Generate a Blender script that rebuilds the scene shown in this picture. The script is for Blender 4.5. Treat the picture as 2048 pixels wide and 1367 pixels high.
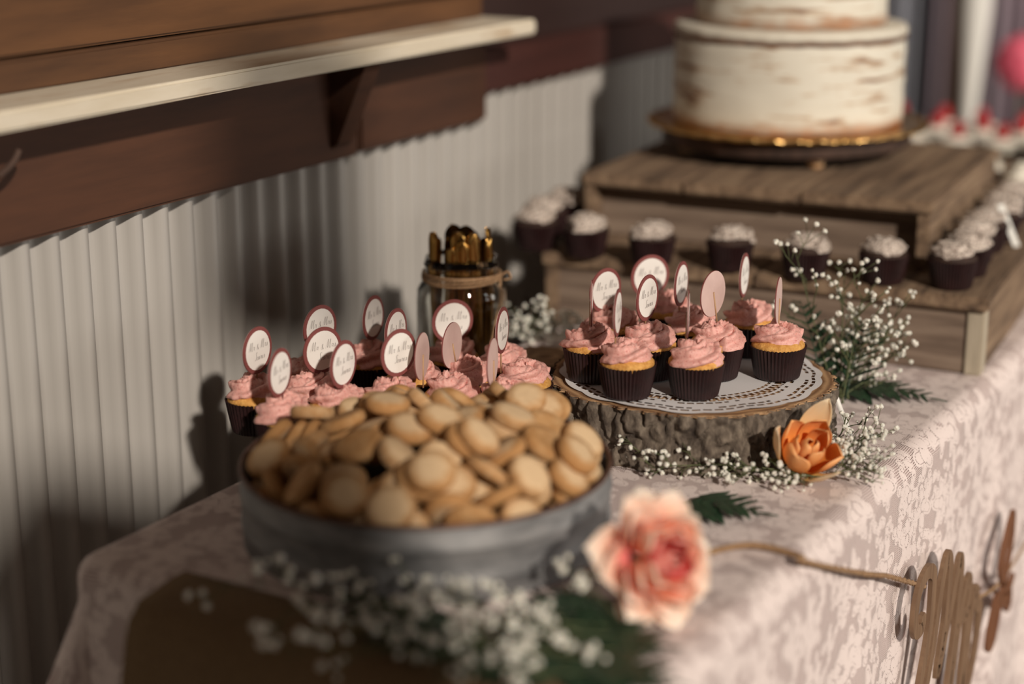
import bpy, bmesh, math, random
from mathutils import Vector, Matrix, Euler, noise
random.seed(7)
PI = math.pi
SC = bpy.context.scene
COL = SC.collection
for o in list(bpy.data.objects): bpy.data.objects.remove(o)

# ------------------------------------------------------------------ camera
F = 3500.0; PT = math.atan(1001 / 3500.0); YW = math.radians(30); CZ = 1.40
cd = bpy.data.cameras.new('camera'); cam = bpy.data.objects.new('camera', cd); COL.objects.link(cam)
cam.location = (0, 0, CZ); cam.rotation_euler = (PI/2 - PT, 0, YW)
cd.sensor_width = 36; cd.lens = F / 2048 * 36; cd.clip_start = 0.05
cd.dof.use_dof = True; cd.dof.focus_distance = 1.93; cd.dof.aperture_fstop = 1.35
SC.camera = cam
# ------------------------------------------------------------------ light
AZ, EL = math.radians(23), math.radians(27)          # light: right of the camera, behind it
ld = (Vector((.5, -.866, 0)) * math.cos(AZ) + Vector((.866, .5, 0)) * math.sin(AZ)) * math.cos(EL) + Vector((0, 0, math.sin(EL)))
sd = bpy.data.lights.new('sun_offscreen', 'SUN'); sun = bpy.data.objects.new('sun_offscreen', sd); COL.objects.link(sun)
sun.rotation_euler = ld.to_track_quat('Z', 'Y').to_euler(); sd.energy = 3.1; sd.angle = math.radians(2.2); sd.color = (1, .88, .76)
ad_ = bpy.data.lights.new('window_right_offscreen', 'AREA'); ao = bpy.data.objects.new('window_right_offscreen', ad_); COL.objects.link(ao)   # windows in the long wall across the room
ad_.shape = 'RECTANGLE'; ad_.size = 3.2; ad_.size_y = 1.0; ad_.energy = 60; ad_.color = (1, .95, .88)
ao.location = (3.6, 3.2, 1.4); ao.rotation_euler = Vector((1, .15, .06)).to_track_quat('Z', 'Y').to_euler()
w = bpy.data.worlds.new('world'); SC.world = w; w.use_nodes = True
w.node_tree.nodes['Background'].inputs[0].default_value = (1, .70, .50, 1); w.node_tree.nodes['Background'].inputs[1].default_value = .07
vs = SC.view_settings; vs.view_transform = 'Standard'; vs.look = 'None'; vs.exposure = 0; vs.gamma = 1; vs.use_curve_mapping = False

# ------------------------------------------------------------------ pixel helpers
_c, _s = math.cos(PT), math.sin(PT)
def ray(px, py):
    x = px - 1024; y = -(py - 683.5); f = F*_c + y*_s; u = y*_c - F*_s
    return Vector((x*math.cos(YW) - f*math.sin(YW), x*math.sin(YW) + f*math.cos(YW), u))
def P(px, py, z):                                     # on the level plane z
    r = ray(px, py); return Vector((0, 0, CZ)) + r * ((z - CZ) / r.z)
def PX(px, py, X):                                    # on the upright plane x = X
    r = ray(px, py); return Vector((0, 0, CZ)) + r * (X / r.x)
def PD(px, py, q):                                    # upright plane through q facing the camera
    r = ray(px, py); n = Vector((-math.sin(YW), math.cos(YW), 0)); return Vector((0, 0, CZ)) + r * (n.dot(q) / n.dot(r))
RIGHT = Vector((math.cos(YW), math.sin(YW), 0)); TOW = Vector((math.sin(YW), -math.cos(YW), 0)); UP = Vector((0, 0, 1))
T = 0.75

# ------------------------------------------------------------------ materials
def nodes(name):
    m = bpy.data.materials.new(name); m.use_nodes = True; nt = m.node_tree
    return m, nt, nt.nodes['Principled BSDF']
def N(nt, typ, **kw):
    n = nt.nodes.new(typ)
    for k, v in kw.items():
        if k in n.inputs: n.inputs[k].default_value = v
        else: setattr(n, k, v)
    return n
def mth(nt, op, a, b=None, c=None, clamp=False):
    n = nt.nodes.new('ShaderNodeMath'); n.operation = op; n.use_clamp = clamp
    for i, v in enumerate((a, b, c)):
        if v is None: continue
        if isinstance(v, (int, float)): n.inputs[i].default_value = v
        else: nt.links.new(v, n.inputs[i])
    return n.outputs[0]
def ramp(nt, fac, stops):
    r = nt.nodes.new('ShaderNodeValToRGB'); e = r.color_ramp.elements
    while len(e) < len(stops): e.new(.5)
    for el, (p, c) in zip(e, stops): el.position = p; el.color = (*c, 1)
    nt.links.new(fac, r.inputs[0]); return r.outputs[0]
def pm(name, c1, c2=None, scale=20, rough=.6, bump=0, metal=0, stretch=(1, 1, 1), sss=0, spec=.5, c3=None, detail=6, lo=.35, hi=.65, bscale=None, sheen=0, coords='Object'):
    m, nt, b = nodes(name)
    b.inputs['Roughness'].default_value = rough; b.inputs['Metallic'].default_value = metal; b.inputs['Specular IOR Level'].default_value = spec
    if sss:
        b.inputs['Subsurface Weight'].default_value = sss; b.inputs['Subsurface Radius'].default_value = (.006, .003, .002); b.inputs['Subsurface Scale'].default_value = 1
    if sheen: b.inputs['Sheen Weight'].default_value = sheen
    b.inputs['Base Color'].default_value = (*c1, 1)
    if c2 or bump:
        tc = N(nt, 'ShaderNodeTexCoord'); mp = N(nt, 'ShaderNodeMapping', Scale=stretch)
        nt.links.new(tc.outputs[coords], mp.inputs[0])
        oi = N(nt, 'ShaderNodeObjectInfo'); ad = N(nt, 'ShaderNodeVectorMath', operation='ADD')
        sc = N(nt, 'ShaderNodeVectorMath', operation='SCALE'); sc.inputs[0].default_value = (3.1, 7.7, 5.3); nt.links.new(oi.outputs['Random'], sc.inputs['Scale'])
        nt.links.new(mp.outputs[0], ad.inputs[0]); nt.links.new(sc.outputs[0], ad.inputs[1])
        nz = N(nt, 'ShaderNodeTexNoise', Scale=scale, Detail=detail, Roughness=.6); nt.links.new(ad.outputs[0], nz.inputs['Vector'])
        if c2:
            st = [(lo, c1), (hi, c2)] if not c3 else [(lo, c1), ((lo+hi)/2, c2), (hi, c3)]
            nt.links.new(ramp(nt, nz.outputs['Fac'], st), b.inputs['Base Color'])
        if bump:
            h = nz.outputs['Fac']
            if bscale:
                n2 = N(nt, 'ShaderNodeTexNoise', Scale=bscale, Detail=4); nt.links.new(ad.outputs[0], n2.inputs['Vector']); h = n2.outputs['Fac']
            bp = N(nt, 'ShaderNodeBump', Strength=bump, Distance=.004); nt.links.new(h, bp.inputs['Height']); nt.links.new(bp.outputs[0], b.inputs['Normal'])
    return m
M = {}
M['wrapper'] = pm('wrapper_paper', (.014, .005, .0055), (.024, .008, .0085), 60, .42, 0)
M['sponge'] = pm('golden_sponge', (.52, .24, .05), (.75, .42, .12), 160, .8, .5)
M['frost'] = pm('pink_buttercream', (.42, .08, .08), (.70, .33, .29), 420, .5, .2, sss=.2, c3=(.76, .42, .37), lo=.28, hi=.5)
M['cream'] = pm('cream_buttercream', (.14, .09, .07), (.68, .60, .53), 300, .7, .5, sss=.05, lo=.40, hi=.53)
M['choc'] = pm('chocolate_sponge', (.02, .009, .006), (.045, .02, .012), 160, .8, .4)
M['cardring'] = pm('mauve_card', (.22, .062, .058), rough=.6)
M['cardback'] = pm('pink_card_back', (.60, .43, .40), (.66, .49, .45), 40, .7)
M['cardface'] = pm('white_card', (.86, .84, .80), rough=.7)
M['ink'] = pm('ink', (.22, .19, .18), rough=.6)
M['pick'] = pm('pick_wood', (.42, .25, .13), (.5, .32, .18), 80, .6)
M['bark'] = pm('bark', (.035, .025, .019), (.12, .095, .073), 90, .95, 1.0, c3=(.24, .20, .155), lo=.3, hi=.7, stretch=(1, 1, .6))
M['slicewood'] = pm('slice_wood', (.33, .18, .085), (.52, .33, .17), 30, .75, .3)
M['doily'] = pm('doily_paper', (.74, .73, .74), rough=.75)
M['tin'] = pm('galvanised_steel', (.13, .135, .14), (.23, .235, .24), 14, .62, .1, metal=.35, c3=(.31, .31, .31), stretch=(1, 1, 3))
M['tinrim'] = pm('rusted_rim', (.10, .045, .03), (.2, .12, .09), 60, .55, metal=.5)
M['cookie'] = pm('cookie_dough', (.56, .37, .185), (.64, .455, .265), 60, .85, .35, sss=.04, c3=(.48, .26, .10), lo=.32, hi=.72, bscale=220)
def cookie_mat(name, top, edge):
    m, nt, b = nodes(name); b.inputs['Roughness'].default_value = .85
    tc = N(nt, 'ShaderNodeTexCoord'); oi = N(nt, 'ShaderNodeObjectInfo')
    mp = N(nt, 'ShaderNodeMapping', Scale=(1, 1, 0)); nt.links.new(tc.outputs['Object'], mp.inputs[0]); ln = N(nt, 'ShaderNodeVectorMath', operation='LENGTH'); nt.links.new(mp.outputs[0], ln.inputs[0])
    nz = N(nt, 'ShaderNodeTexNoise', Scale=140, Detail=5); nt.links.new(tc.outputs['Object'], nz.inputs['Vector'])
    f = mth(nt, 'ADD', mth(nt, 'MULTIPLY', ln.outputs['Value'], 40), mth(nt, 'ADD', mth(nt, 'MULTIPLY', mth(nt, 'SUBTRACT', nz.outputs['Fac'], .5), .5), mth(nt, 'MULTIPLY', oi.outputs['Random'], .22)))
    nt.links.new(ramp(nt, f, [(.62, top), (.98, edge)]), b.inputs['Base Color'])
    bp = N(nt, 'ShaderNodeBump', Strength=.4, Distance=.002); nt.links.new(nz.outputs['Fac'], bp.inputs['Height']); nt.links.new(bp.outputs[0], b.inputs['Normal'])
    return m
M['cookie'] = cookie_mat('cookie_baked', (.68, .49, .29), (.44, .23, .085))
M['cookie2'] = pm('cookie_dough_dark', (.42, .21, .07), (.55, .33, .15), 60, .85, .35, sss=.06, bscale=220)
M['crate'] = pm('weathered_plank', (.075, .048, .031), (.21, .14, .088), 9, .85, .5, stretch=(7, .5, 7), c3=(.33, .235, .15), lo=.3, hi=.7)
M['crate_front'] = pm('weathered_plank_grey', (.085, .058, .042), (.20, .145, .108), 9, .85, .5, stretch=(.6, 7, 7), c3=(.29, .225, .17), lo=.3, hi=.7)
M['crate_pale'] = pm('pale_end_grain', (.38, .33, .25), (.5, .44, .34), 20, .8, .3, stretch=(3, 3, .4))
M['crate_edge'] = pm('sawn_edge', (.30, .175, .085), (.42, .27, .14), 25, .8, .3)
M['slab'] = pm('dark_slab', (.03, .017, .012), (.09, .05, .035), 25, .8, .6, stretch=(1, 1, .4))
M['gold'] = pm('gold_foil', (.6, .36, .11), (.78, .5, .2), 30, .22, .25, metal=.95, bscale=60)
M['foot'] = pm('pale_wood_foot', (.55, .33, .17), (.62, .4, .22), 30, .6)
M['berry'] = pm('strawberry', (.42, .015, .02), (.3, .01, .012), 60, .35, .2)
M['whip'] = pm('white_cream', (.74, .70, .60), (.8, .77, .68), 40, .55)
M['twine'] = pm('jute_twine', (.30, .17, .085), (.50, .32, .18), 300, .95, .9, stretch=(1, 1, 1))
M['letter'] = pm('stained_plywood', (.17, .10, .058), (.235, .145, .085), 30, .6, .1, stretch=(1, 6, .4))
M['letter_dark'] = pm('dark_plywood', (.16, .065, .03), (.2, .085, .04), 30, .55)
M['stem'] = pm('green_stem', (.06, .075, .03), (.11, .125, .05), 60, .7)
M['bloom'] = pm('white_bloom', (.70, .69, .60), (.82, .81, .74), 500, .75, sss=.15)
M['fern'] = pm('fern_green', (.012, .03, .016), (.026, .062, .03), 120, .45, .2)
M['sepal'] = pm('sepal_green', (.09, .12, .05), (.15, .18, .08), 80, .55)
M['burlap'] = pm('burlap', (.18, .115, .055), (.26, .17, .085), 350, .95, .8)
M['floor'] = pm('floor_concrete', (.10, .085, .075), (.14, .12, .105), 4, .7)
M['corr'] = pm('painted_corrugated_steel', (.40, .385, .36), (.46, .445, .42), 3, .5, .03, stretch=(1, 1, .3), metal=.15)
M['wallup'] = pm('dark_stained_board', (.022, .010, .009), (.035, .016, .014), 5, .75, .2, stretch=(1, .3, 5))
M['rail'] = pm('red_brown_rail', (.05, .017, .014), (.075, .025, .02), 8, .6, .1, stretch=(3, .3, 3))
M['apron'] = pm('walnut_board', (.045, .017, .008), (.085, .032, .014), 7, .7, .2, stretch=(3, .35, 3))
M['panel'] = pm('oak_board', (.065, .026, .008), (.135, .057, .018), 7, .65, .2, stretch=(3, .35, 3))
M['ledge'] = pm('painted_ledge', (.62, .55, .42), (.70, .64, .52), 9, .6, .2, stretch=(3, .6, 3), c3=(.40, .26, .13), lo=.3, hi=.78)
M['white'] = pm('white_paint', (.72, .72, .68), rough=.6)
M['purple'] = pm('mauve_drape', (.30, .22, .27), (.46, .39, .45), 3, .9, stretch=(2, 2, .2))
M['blue'] = pm('grey_blue_drape', (.33, .35, .42), (.46, .48, .54), 3, .9, stretch=(2, 2, .2))
M['brown'] = pm('brown_drape', (.07, .04, .03), (.1, .06, .045), 3, .8)
M['pink'] = pm('hot_pink', (.72, .10, .17), (.8, .16, .24), 30, .6)
M['darkwall'] = pm('far_wall', (.055, .035, .035), (.09, .06, .065), 1.2, .9)
M['ribbon'] = pm('white_ribbon', (.78, .77, .73), rough=.5)
M['tablewood'] = pm('folding_table', (.4, .38, .35), rough=.6)
M['cutlery'] = pm('gold_cutlery', (.42, .23, .06), (.5, .29, .09), 20, .2, metal=1)
def glassmat(name, tint):
    m, nt, b = nodes(name)
    b.inputs['Base Color'].default_value = (*tint, 1); b.inputs['Transmission Weight'].default_value = 1; b.inputs['Roughness'].default_value = .02; b.inputs['IOR'].default_value = 1.47
    return m
M['glass'] = glassmat('clear_glass', (.93, .95, .93)); M['plastic'] = glassmat('clear_cup', (.97, .97, .96))

def petal_mat(name, base, mid, edge):
    m, nt, b = nodes(name); b.inputs['Roughness'].default_value = .55
    b.inputs['Subsurface Weight'].default_value = .2; b.inputs['Subsurface Radius'].default_value = (.008, .004, .002); b.inputs['Subsurface Scale'].default_value = .6
    uv = N(nt, 'ShaderNodeTexCoord'); sp = N(nt, 'ShaderNodeSeparateXYZ'); nt.links.new(uv.outputs['UV'], sp.inputs[0])
    nz = N(nt, 'ShaderNodeTexNoise', Scale=4.0, Detail=3); nt.links.new(uv.outputs['UV'], nz.inputs['Vector'])
    f = mth(nt, 'ADD', sp.outputs[1], mth(nt, 'MULTIPLY', mth(nt, 'SUBTRACT', nz.outputs['Fac'], .5), .35))
    nt.links.new(ramp(nt, f, [(.1, base), (.55, mid), (.95, edge)]), b.inputs['Base Color'])
    return m
M['petal_in'] = petal_mat('rose_petal_heart', (.80, .13, .10), (.88, .13, .14), (.90, .34, .28))
M['petal_mid'] = petal_mat('rose_petal_peach', (.90, .30, .12), (.92, .36, .24), (.93, .64, .50))
M['petal_out'] = petal_mat('rose_petal_blush', (.85, .18, .18), (.93, .54, .40), (.93, .79, .66))
M['petal_or'] = petal_mat('rose_petal_orange', (.80, .26, .03), (.88, .33, .09), (.90, .42, .17))
M['petal_pale'] = petal_mat('rose_petal_cream', (.80, .45, .10), (.84, .56, .30), (.86, .66, .45))

def cake_mat(name, h, zlo):
    m, nt, b = nodes(name); b.inputs['Roughness'].default_value = .6
    tc = N(nt, 'ShaderNodeTexCoord'); sp = N(nt, 'ShaderNodeSeparateXYZ'); nt.links.new(tc.outputs['Object'], sp.inputs[0])
    mp = N(nt, 'ShaderNodeMapping', Scale=(1, 1, 8)); nt.links.new(tc.outputs['Object'], mp.inputs[0])
    n1 = N(nt, 'ShaderNodeTexNoise', Scale=9, Detail=5, Roughness=.6); nt.links.new(mp.outputs[0], n1.inputs['Vector'])
    n2 = N(nt, 'ShaderNodeTexNoise', Scale=40, Detail=4); nt.links.new(tc.outputs['Object'], n2.inputs['Vector'])
    base = mth(nt, 'ADD', mth(nt, 'MULTIPLY', mth(nt, 'SUBTRACT', zlo, sp.outputs[2]), 40), mth(nt, 'MULTIPLY', n2.outputs['Fac'], .9), clamp=True)
    st = ramp(nt, n1.outputs['Fac'], [(0, (.72, .69, .59)), (.54, (.72, .69, .59)), (.60, (.52, .40, .28)), (.67, (.17, .065, .03))])
    st2 = ramp(nt, n2.outputs['Fac'], [(.35, (.20, .075, .03)), (.7, (.42, .19, .08))])
    mx = N(nt, 'ShaderNodeMix', data_type='RGBA'); nt.links.new(base, mx.inputs[0]); nt.links.new(st, mx.inputs[6]); nt.links.new(st2, mx.inputs[7])
    nt.links.new(mx.outputs[2], b.inputs['Base Color'])
    bp = N(nt, 'ShaderNodeBump', Strength=.4, Distance=.004); nt.links.new(n1.outputs['Fac'], bp.inputs['Height']); nt.links.new(bp.outputs[0], b.inputs['Normal'])
    return m
def rings_mat():
    m, nt, b = nodes('cut_wood_rings'); b.inputs['Roughness'].default_value = .8
    tc = N(nt, 'ShaderNodeTexCoord'); ln = N(nt, 'ShaderNodeVectorMath', operation='LENGTH'); nt.links.new(tc.outputs['Object'], ln.inputs[0])
    nz = N(nt, 'ShaderNodeTexNoise', Scale=25, Detail=5); nt.links.new(tc.outputs['Object'], nz.inputs['Vector'])
    v = mth(nt, 'SINE', mth(nt, 'ADD', mth(nt, 'MULTIPLY', ln.outputs['Value'], 700), mth(nt, 'MULTIPLY', nz.outputs['Fac'], 9)))
    nt.links.new(ramp(nt, mth(nt, 'ADD', mth(nt, 'MULTIPLY', v, .25), nz.outputs['Fac']), [(.2, (.20, .10, .045)), (.8, (.50, .31, .16))]), b.inputs['Base Color'])
    return m
M['rings'] = rings_mat()

def lace_mat():
    m, nt, b = nodes('ivory_lace'); b.inputs['Roughness'].default_value = .85; b.inputs['Base Color'].default_value = (.86, .755, .725, 1)
    tc = N(nt, 'ShaderNodeTexCoord')
    wz = N(nt, 'ShaderNodeTexNoise', Scale=30, Detail=2); nt.links.new(tc.outputs['UV'], wz.inputs['Vector'])
    wv = N(nt, 'ShaderNodeVectorMath', operation='SCALE'); wv.inputs['Scale'].default_value = .005; nt.links.new(wz.outputs['Color'], wv.inputs[0])
    ad = N(nt, 'ShaderNodeVectorMath', operation='ADD'); nt.links.new(tc.outputs['UV'], ad.inputs[0]); nt.links.new(wv.outputs[0], ad.inputs[1])
    def flower(scale, pet, r0, r1, seedoff):
        of = N(nt, 'ShaderNodeVectorMath', operation='ADD'); of.inputs[1].default_value = (seedoff, seedoff*.7, 0); nt.links.new(ad.outputs[0], of.inputs[0])
        vo = N(nt, 'ShaderNodeTexVoronoi', voronoi_dimensions='2D', Scale=scale, Randomness=.75); nt.links.new(of.outputs[0], vo.inputs['Vector'])
        df = N(nt, 'ShaderNodeVectorMath', operation='SUBTRACT'); nt.links.new(of.outputs[0], df.inputs[0]); nt.links.new(vo.outputs['Position'], df.inputs[1])
        sp = N(nt, 'ShaderNodeSeparateXYZ'); nt.links.new(df.outputs[0], sp.inputs[0])
        sc = N(nt, 'ShaderNodeSeparateXYZ'); nt.links.new(vo.outputs['Color'], sc.inputs[0])
        an = mth(nt, 'ADD', mth(nt, 'MULTIPLY', mth(nt, 'ARCTAN2', sp.outputs[1], sp.outputs[0]), pet), mth(nt, 'MULTIPLY', sc.outputs[0], 6))
        rr = mth(nt, 'ADD', r0, mth(nt, 'MULTIPLY', mth(nt, 'COSINE', an), r1))
        d = mth(nt, 'SUBTRACT', vo.outputs['Distance'], rr)
        solid = mth(nt, 'LESS_THAN', d, 0)
        rim = mth(nt, 'LESS_THAN', mth(nt, 'ABSOLUTE', mth(nt, 'ADD', d, .09)), .014)      # open line inside each motif
        core = mth(nt, 'LESS_THAN', mth(nt, 'ABSOLUTE', mth(nt, 'SUBTRACT', vo.outputs['Distance'], .12)), .016)
        return mth(nt, 'MULTIPLY', solid, mth(nt, 'SUBTRACT', 1, mth(nt, 'MAXIMUM', rim, core)))
    f1 = flower(15, 5, .36, .12, 0); f2 = flower(21, 3, .26, .15, 3.3); f3 = flower(30, 2, .25, .16, 9.1)
    fl = mth(nt, 'MAXIMUM', f1, mth(nt, 'MAXIMUM', f2, f3))
    sp = N(nt, 'ShaderNodeSeparateXYZ'); nt.links.new(ad.outputs[0], sp.inputs[0])
    th = lambda o, k: mth(nt, 'GREATER_THAN', mth(nt, 'SINE', mth(nt, 'MULTIPLY', o, k)), .15)
    net = mth(nt, 'MAXIMUM', th(sp.outputs[0], 2*PI/.0024), th(sp.outputs[1], 2*PI/.0034))
    al = mth(nt, 'MAXIMUM', fl, net)
    tr = N(nt, 'ShaderNodeBsdfTransparent'); mx = N(nt, 'ShaderNodeMixShader'); out = nt.nodes['Material Output']
    # net threads are finer than the motifs: see-through weave
    cover = mth(nt, 'MAXIMUM', mth(nt, 'MULTIPLY', fl, .93), mth(nt, 'MULTIPLY', net, .82))
    nt.links.new(cover, mx.inputs[0]); nt.links.new(tr.outputs[0], mx.inputs[1]); nt.links.new(b.outputs[0], mx.inputs[2]); nt.links.new(mx.outputs[0], out.inputs[0])
    bp = N(nt, 'ShaderNodeBump', Strength=.6, Distance=.001); nt.links.new(al, bp.inputs['Height']); nt.links.new(bp.outputs[0], b.inputs['Normal'])
    return m
M['lace'] = lace_mat()
M['satin'] = pm('dusty_pink_cloth', (.30, .16, .155), (.34, .185, .175), 12, .65, .15, sheen=.2)

# ------------------------------------------------------------------ object helpers
def mesh_from(verts, faces, smooth=True, uvs=None):
    me = bpy.data.meshes.new('mesh'); me.from_pydata([tuple(v) for v in verts], [], faces)
    if uvs is not None:
        ul = me.uv_layers.new(name='uv')
        for lp in me.loops: ul.data[lp.index].uv = uvs[lp.vertex_index]
    if smooth: me.polygons.foreach_set('use_smooth', [True]*len(me.polygons))
    me.update(); return me
def obj(name, me, mat=None, parent=None, loc=(0, 0, 0), rot=(0, 0, 0), scale=(1, 1, 1)):
    if mat is not None and len(me.materials) == 0: me.materials.append(M[mat] if isinstance(mat, str) else mat)
    me.name = name
    o = bpy.data.objects.new(name, me); COL.objects.link(o); o.location = loc; o.rotation_euler = rot; o.scale = scale
    if parent: o.parent = parent
    return o
def thing(name, label, cat, loc=(0, 0, 0), rot=(0, 0, 0), group=None, scale=1):
    o = bpy.data.objects.new(name, None); COL.objects.link(o); o.location = loc; o.rotation_euler = rot; o.scale = (scale,)*3
    o.empty_display_size = .02
    return tag(o, label, cat, group)
def tag(o, label, cat, group=None):
    o['label'] = label; o['category'] = cat
    if group: o['group'] = group
    return o
def struct(o): o['kind'] = 'structure'; return o
def quadgrid(nu, nv, closed_u=False):
    f = []
    for j in range(nv-1):
        for i in range(nu if closed_u else nu-1):
            i2 = (i+1) % nu; f.append((j*nu+i, j*nu+i2, (j+1)*nu+i2, (j+1)*nu+i))
    return f
def lathe(profile, seg=48, fn=None, cap=True):
    v = []
    for k, (r, z) in enumerate(profile):
        for i in range(seg):
            a = 2*PI*i/seg; rr, zz = (r, z) if fn is None else fn(r, z, a, k)
            v.append((rr*math.cos(a), rr*math.sin(a), zz))
    f = quadgrid(seg, len(profile), True)
    if cap:
        f.append(tuple(reversed(range(seg)))); n = len(profile)-1; f.append(tuple(n*seg+i for i in range(seg)))
    return v, f
def join(*parts):
    V, Fc = [], []
    for v, f in parts:
        o = len(V); V += list(v); Fc += [tuple(i+o for i in q) for q in f]
    return V, Fc
def xf(part, m): return [m @ Vector(p) for p in part[0]], part[1]
def frames(path):
    path = [Vector(p) for p in path]; out = []; n = len(path); prev = None
    for i in range(n):
        t = (path[min(i+1, n-1)] - path[max(i-1, 0)])
        t = t.normalized() if t.length > 1e-9 else Vector((0, 0, 1))
        if prev is None:
            a = Vector((0, 0, 1)) if abs(t.z) < .9 else Vector((1, 0, 0)); x = a.cross(t).normalized()
        else: x = (prev - t*prev.dot(t)).normalized()
        prev = x; out.append((path[i], t, x, t.cross(x)))
    return out
def tube(path, rad, seg=6):
    v = []; fr = frames(path); n = len(fr)
    for k, (p, t, x, y) in enumerate(fr):
        r = rad[k] if isinstance(rad, (list, tuple)) else rad
        for i in range(seg): a = 2*PI*i/seg; v.append(p + (x*math.cos(a) + y*math.sin(a))*r)
    f = quadgrid(seg, n, True); f.append(tuple(reversed(range(seg)))); f.append(tuple((n-1)*seg+i for i in range(seg)))
    return v, f
def spline(pts, n=8):
    pts = [Vector(p) for p in pts]; out = []
    for i in range(len(pts)-1):
        p0, p1, p2, p3 = pts[max(i-1, 0)], pts[i], pts[i+1], pts[min(i+2, len(pts)-1)]
        for k in range(n):
            t = k/n; out.append(.5*((2*p1) + (p2-p0)*t + (2*p0-5*p1+4*p2-p3)*t*t + (3*p1-p0-3*p2+p3)*t**3))
    out.append(pts[-1]); return out
def boxm(x0, x1, y0, y1, z0, z1, bev=.003, seg=2, wob=0):
    bm = bmesh.new(); bmesh.ops.create_cube(bm, size=1)
    for v in bm.verts: v.co = Vector(((x0+x1)/2 + v.co.x*(x1-x0), (y0+y1)/2 + v.co.y*(y1-y0), (z0+z1)/2 + v.co.z*(z1-z0)))
    if wob:
        bmesh.ops.subdivide_edges(bm, edges=bm.edges[:], cuts=5, use_grid_fill=True)
        for v in bm.verts: v.co += noise.noise_vector(v.co*9)*wob
    elif bev: bmesh.ops.bevel(bm, geom=bm.edges[:], offset=bev, segments=seg, affect='EDGES')
    me = bpy.data.meshes.new('box'); bm.to_mesh(me); bm.free(); return me
def ico(sub, r):
    bm = bmesh.new(); bmesh.ops.create_icosphere(bm, subdivisions=sub, radius=r)
    v = [x.co.copy() for x in bm.verts]; f = [tuple(q.index for q in p.verts) for p in bm.faces]; bm.free(); return v, f

# ================================================================== SETTING
WX = -1.33
fl = struct(obj('floor', mesh_from([(-6, -3, 0), (4, -3, 0), (4, 9, 0), (-6, 9, 0)], [(0, 1, 2, 3)], False), 'floor'))
wl = struct(obj('wall_left', boxm(WX-.12, WX-.02, -2, 3.5, 0, 3, 0), 'wallup'))
# corrugated steel wainscot: rounded ribs
pitch = .0435; v = []; nseg = 12; y0, y1 = -.6, 3.5; n = int((y1-y0)/pitch*nseg)
for i in range(n+1):
    y = y0 + i*pitch/nseg; ph = (i % nseg)/nseg
    x = WX + .0095*math.tanh(1.3*math.sin(2*PI*ph))/math.tanh(1.3)
    v += [(x, y, .02), (x, y, 1.07)]
obj('corrugated_sheet', mesh_from(v, [(2*i, 2*i+2, 2*i+3, 2*i+1) for i in range(n)]), 'corr', wl)
obj('chair_rail', boxm(WX-.02, WX+.02, -1.5, 3.5, 1.046, 1.108, .004), 'rail', wl)
# window ledge with apron boards and the boarding above it
lg = struct(obj('trim_1', boxm(WX-.02, WX+.10, .2, 2.20, 1.136, 1.157, .003, 2), 'ledge'))
lg['label'] = 'weathered cream painted ledge with worn edge'
ap = struct(obj('trim_2', boxm(WX-.02, WX+.024, .2, 1.862, 1.006, 1.137, .004), 'apron'))
obj('apron_board', boxm(WX-.02, WX+.024, 1.868, 2.19, 1.009, 1.137, .004), 'apron', ap)
bk = obj('bracket', mesh_from([(WX+.02, 1.80, 1.13), (WX+.08, 1.80, 1.13), (WX+.035, 1.80, 1.03), (WX+.02, 1.80, 1.02), (WX+.02, 1.835, 1.13), (WX+.08, 1.835, 1.13), (WX+.035, 1.835, 1.03), (WX+.02, 1.835, 1.02)],
     [(0, 1, 2, 3), (7, 6, 5, 4), (0, 4, 5, 1), (1, 5, 6, 2), (2, 6, 7, 3), (3, 7, 4, 0)], False), 'apron', ap)
# thin black hook hanging under the ledge at its near end
hp = spline([PX(38, 300, WX+.06), PX(30, 318, WX+.06), PX(14, 338, WX+.06), PX(-4, 352, WX+.06)], 6)
obj('hook', mesh_from(*tube(hp, .0035, 6)), 'slab', ap)
pn = struct(obj('trim_3', boxm(WX-.02, WX+.02, .2, 2.185, 1.156, 1.19, .003), 'panel'))
for k in range(2):
    obj('board', boxm(WX-.02, WX+.014, 1.13, 2.185, 1.192+.16*k, 1.192+.16*k+.156, .003), 'panel', pn)
obj('board', boxm(WX-.02, WX+.03, .9, 1.128, 1.158, 1.6, .003), 'panel', pn)
# far end of the room
wb = struct(obj('wall_back', boxm(-6, 4, 6.9, 7.0, 0, 3, 0), 'darkwall'))

def drape(name, label, x0, x1, y, z0, z1, mat, nf):
    v = []; n = 60
    for i in range(n+1):
        t = i/n; x = x0 + (x1-x0)*t; dy = .05*math.sin(t*nf*2*PI) + .02*math.sin(t*nf*5.1)
        v += [(x, y+dy, z0), (x, y+dy*.6, (z0+z1)/2), (x, y+dy*.4, z1)]
    f = []
    for i in range(n):
        for k in range(2): f.append((3*i+k, 3*i+3+k, 3*i+4+k, 3*i+1+k))
    o = obj(name, mesh_from(v, f), mat); md = o.modifiers.new('s', 'SOLIDIFY'); md.thickness = .01
    return tag(o, label, 'curtain')
def farx(px, Y):
    r = ray(px, 60); return r.x * Y / r.y
drape('curtain', 'grey blue curtain hanging behind the cake', farx(1780, 6.6), farx(1875, 6.6), 6.6, .02, 2.6, 'blue', 4)
drape('curtain', 'dusky mauve curtain hanging beside the grey blue one', farx(1850, 6.7), farx(1905, 6.7), 6.7, .02, 2.6, 'purple', 3)
drape('curtain', 'dark brown curtain between the mauve curtain and the white post', farx(1893, 6.5), farx(1940, 6.5), 6.5, .02, 2.6, 'brown', 3)
drape('curtain', 'faded violet curtain behind the pink flower', farx(1970, 6.7), farx(2200, 6.7), 6.7, .02, 2.6, 'purple', 7)

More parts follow.
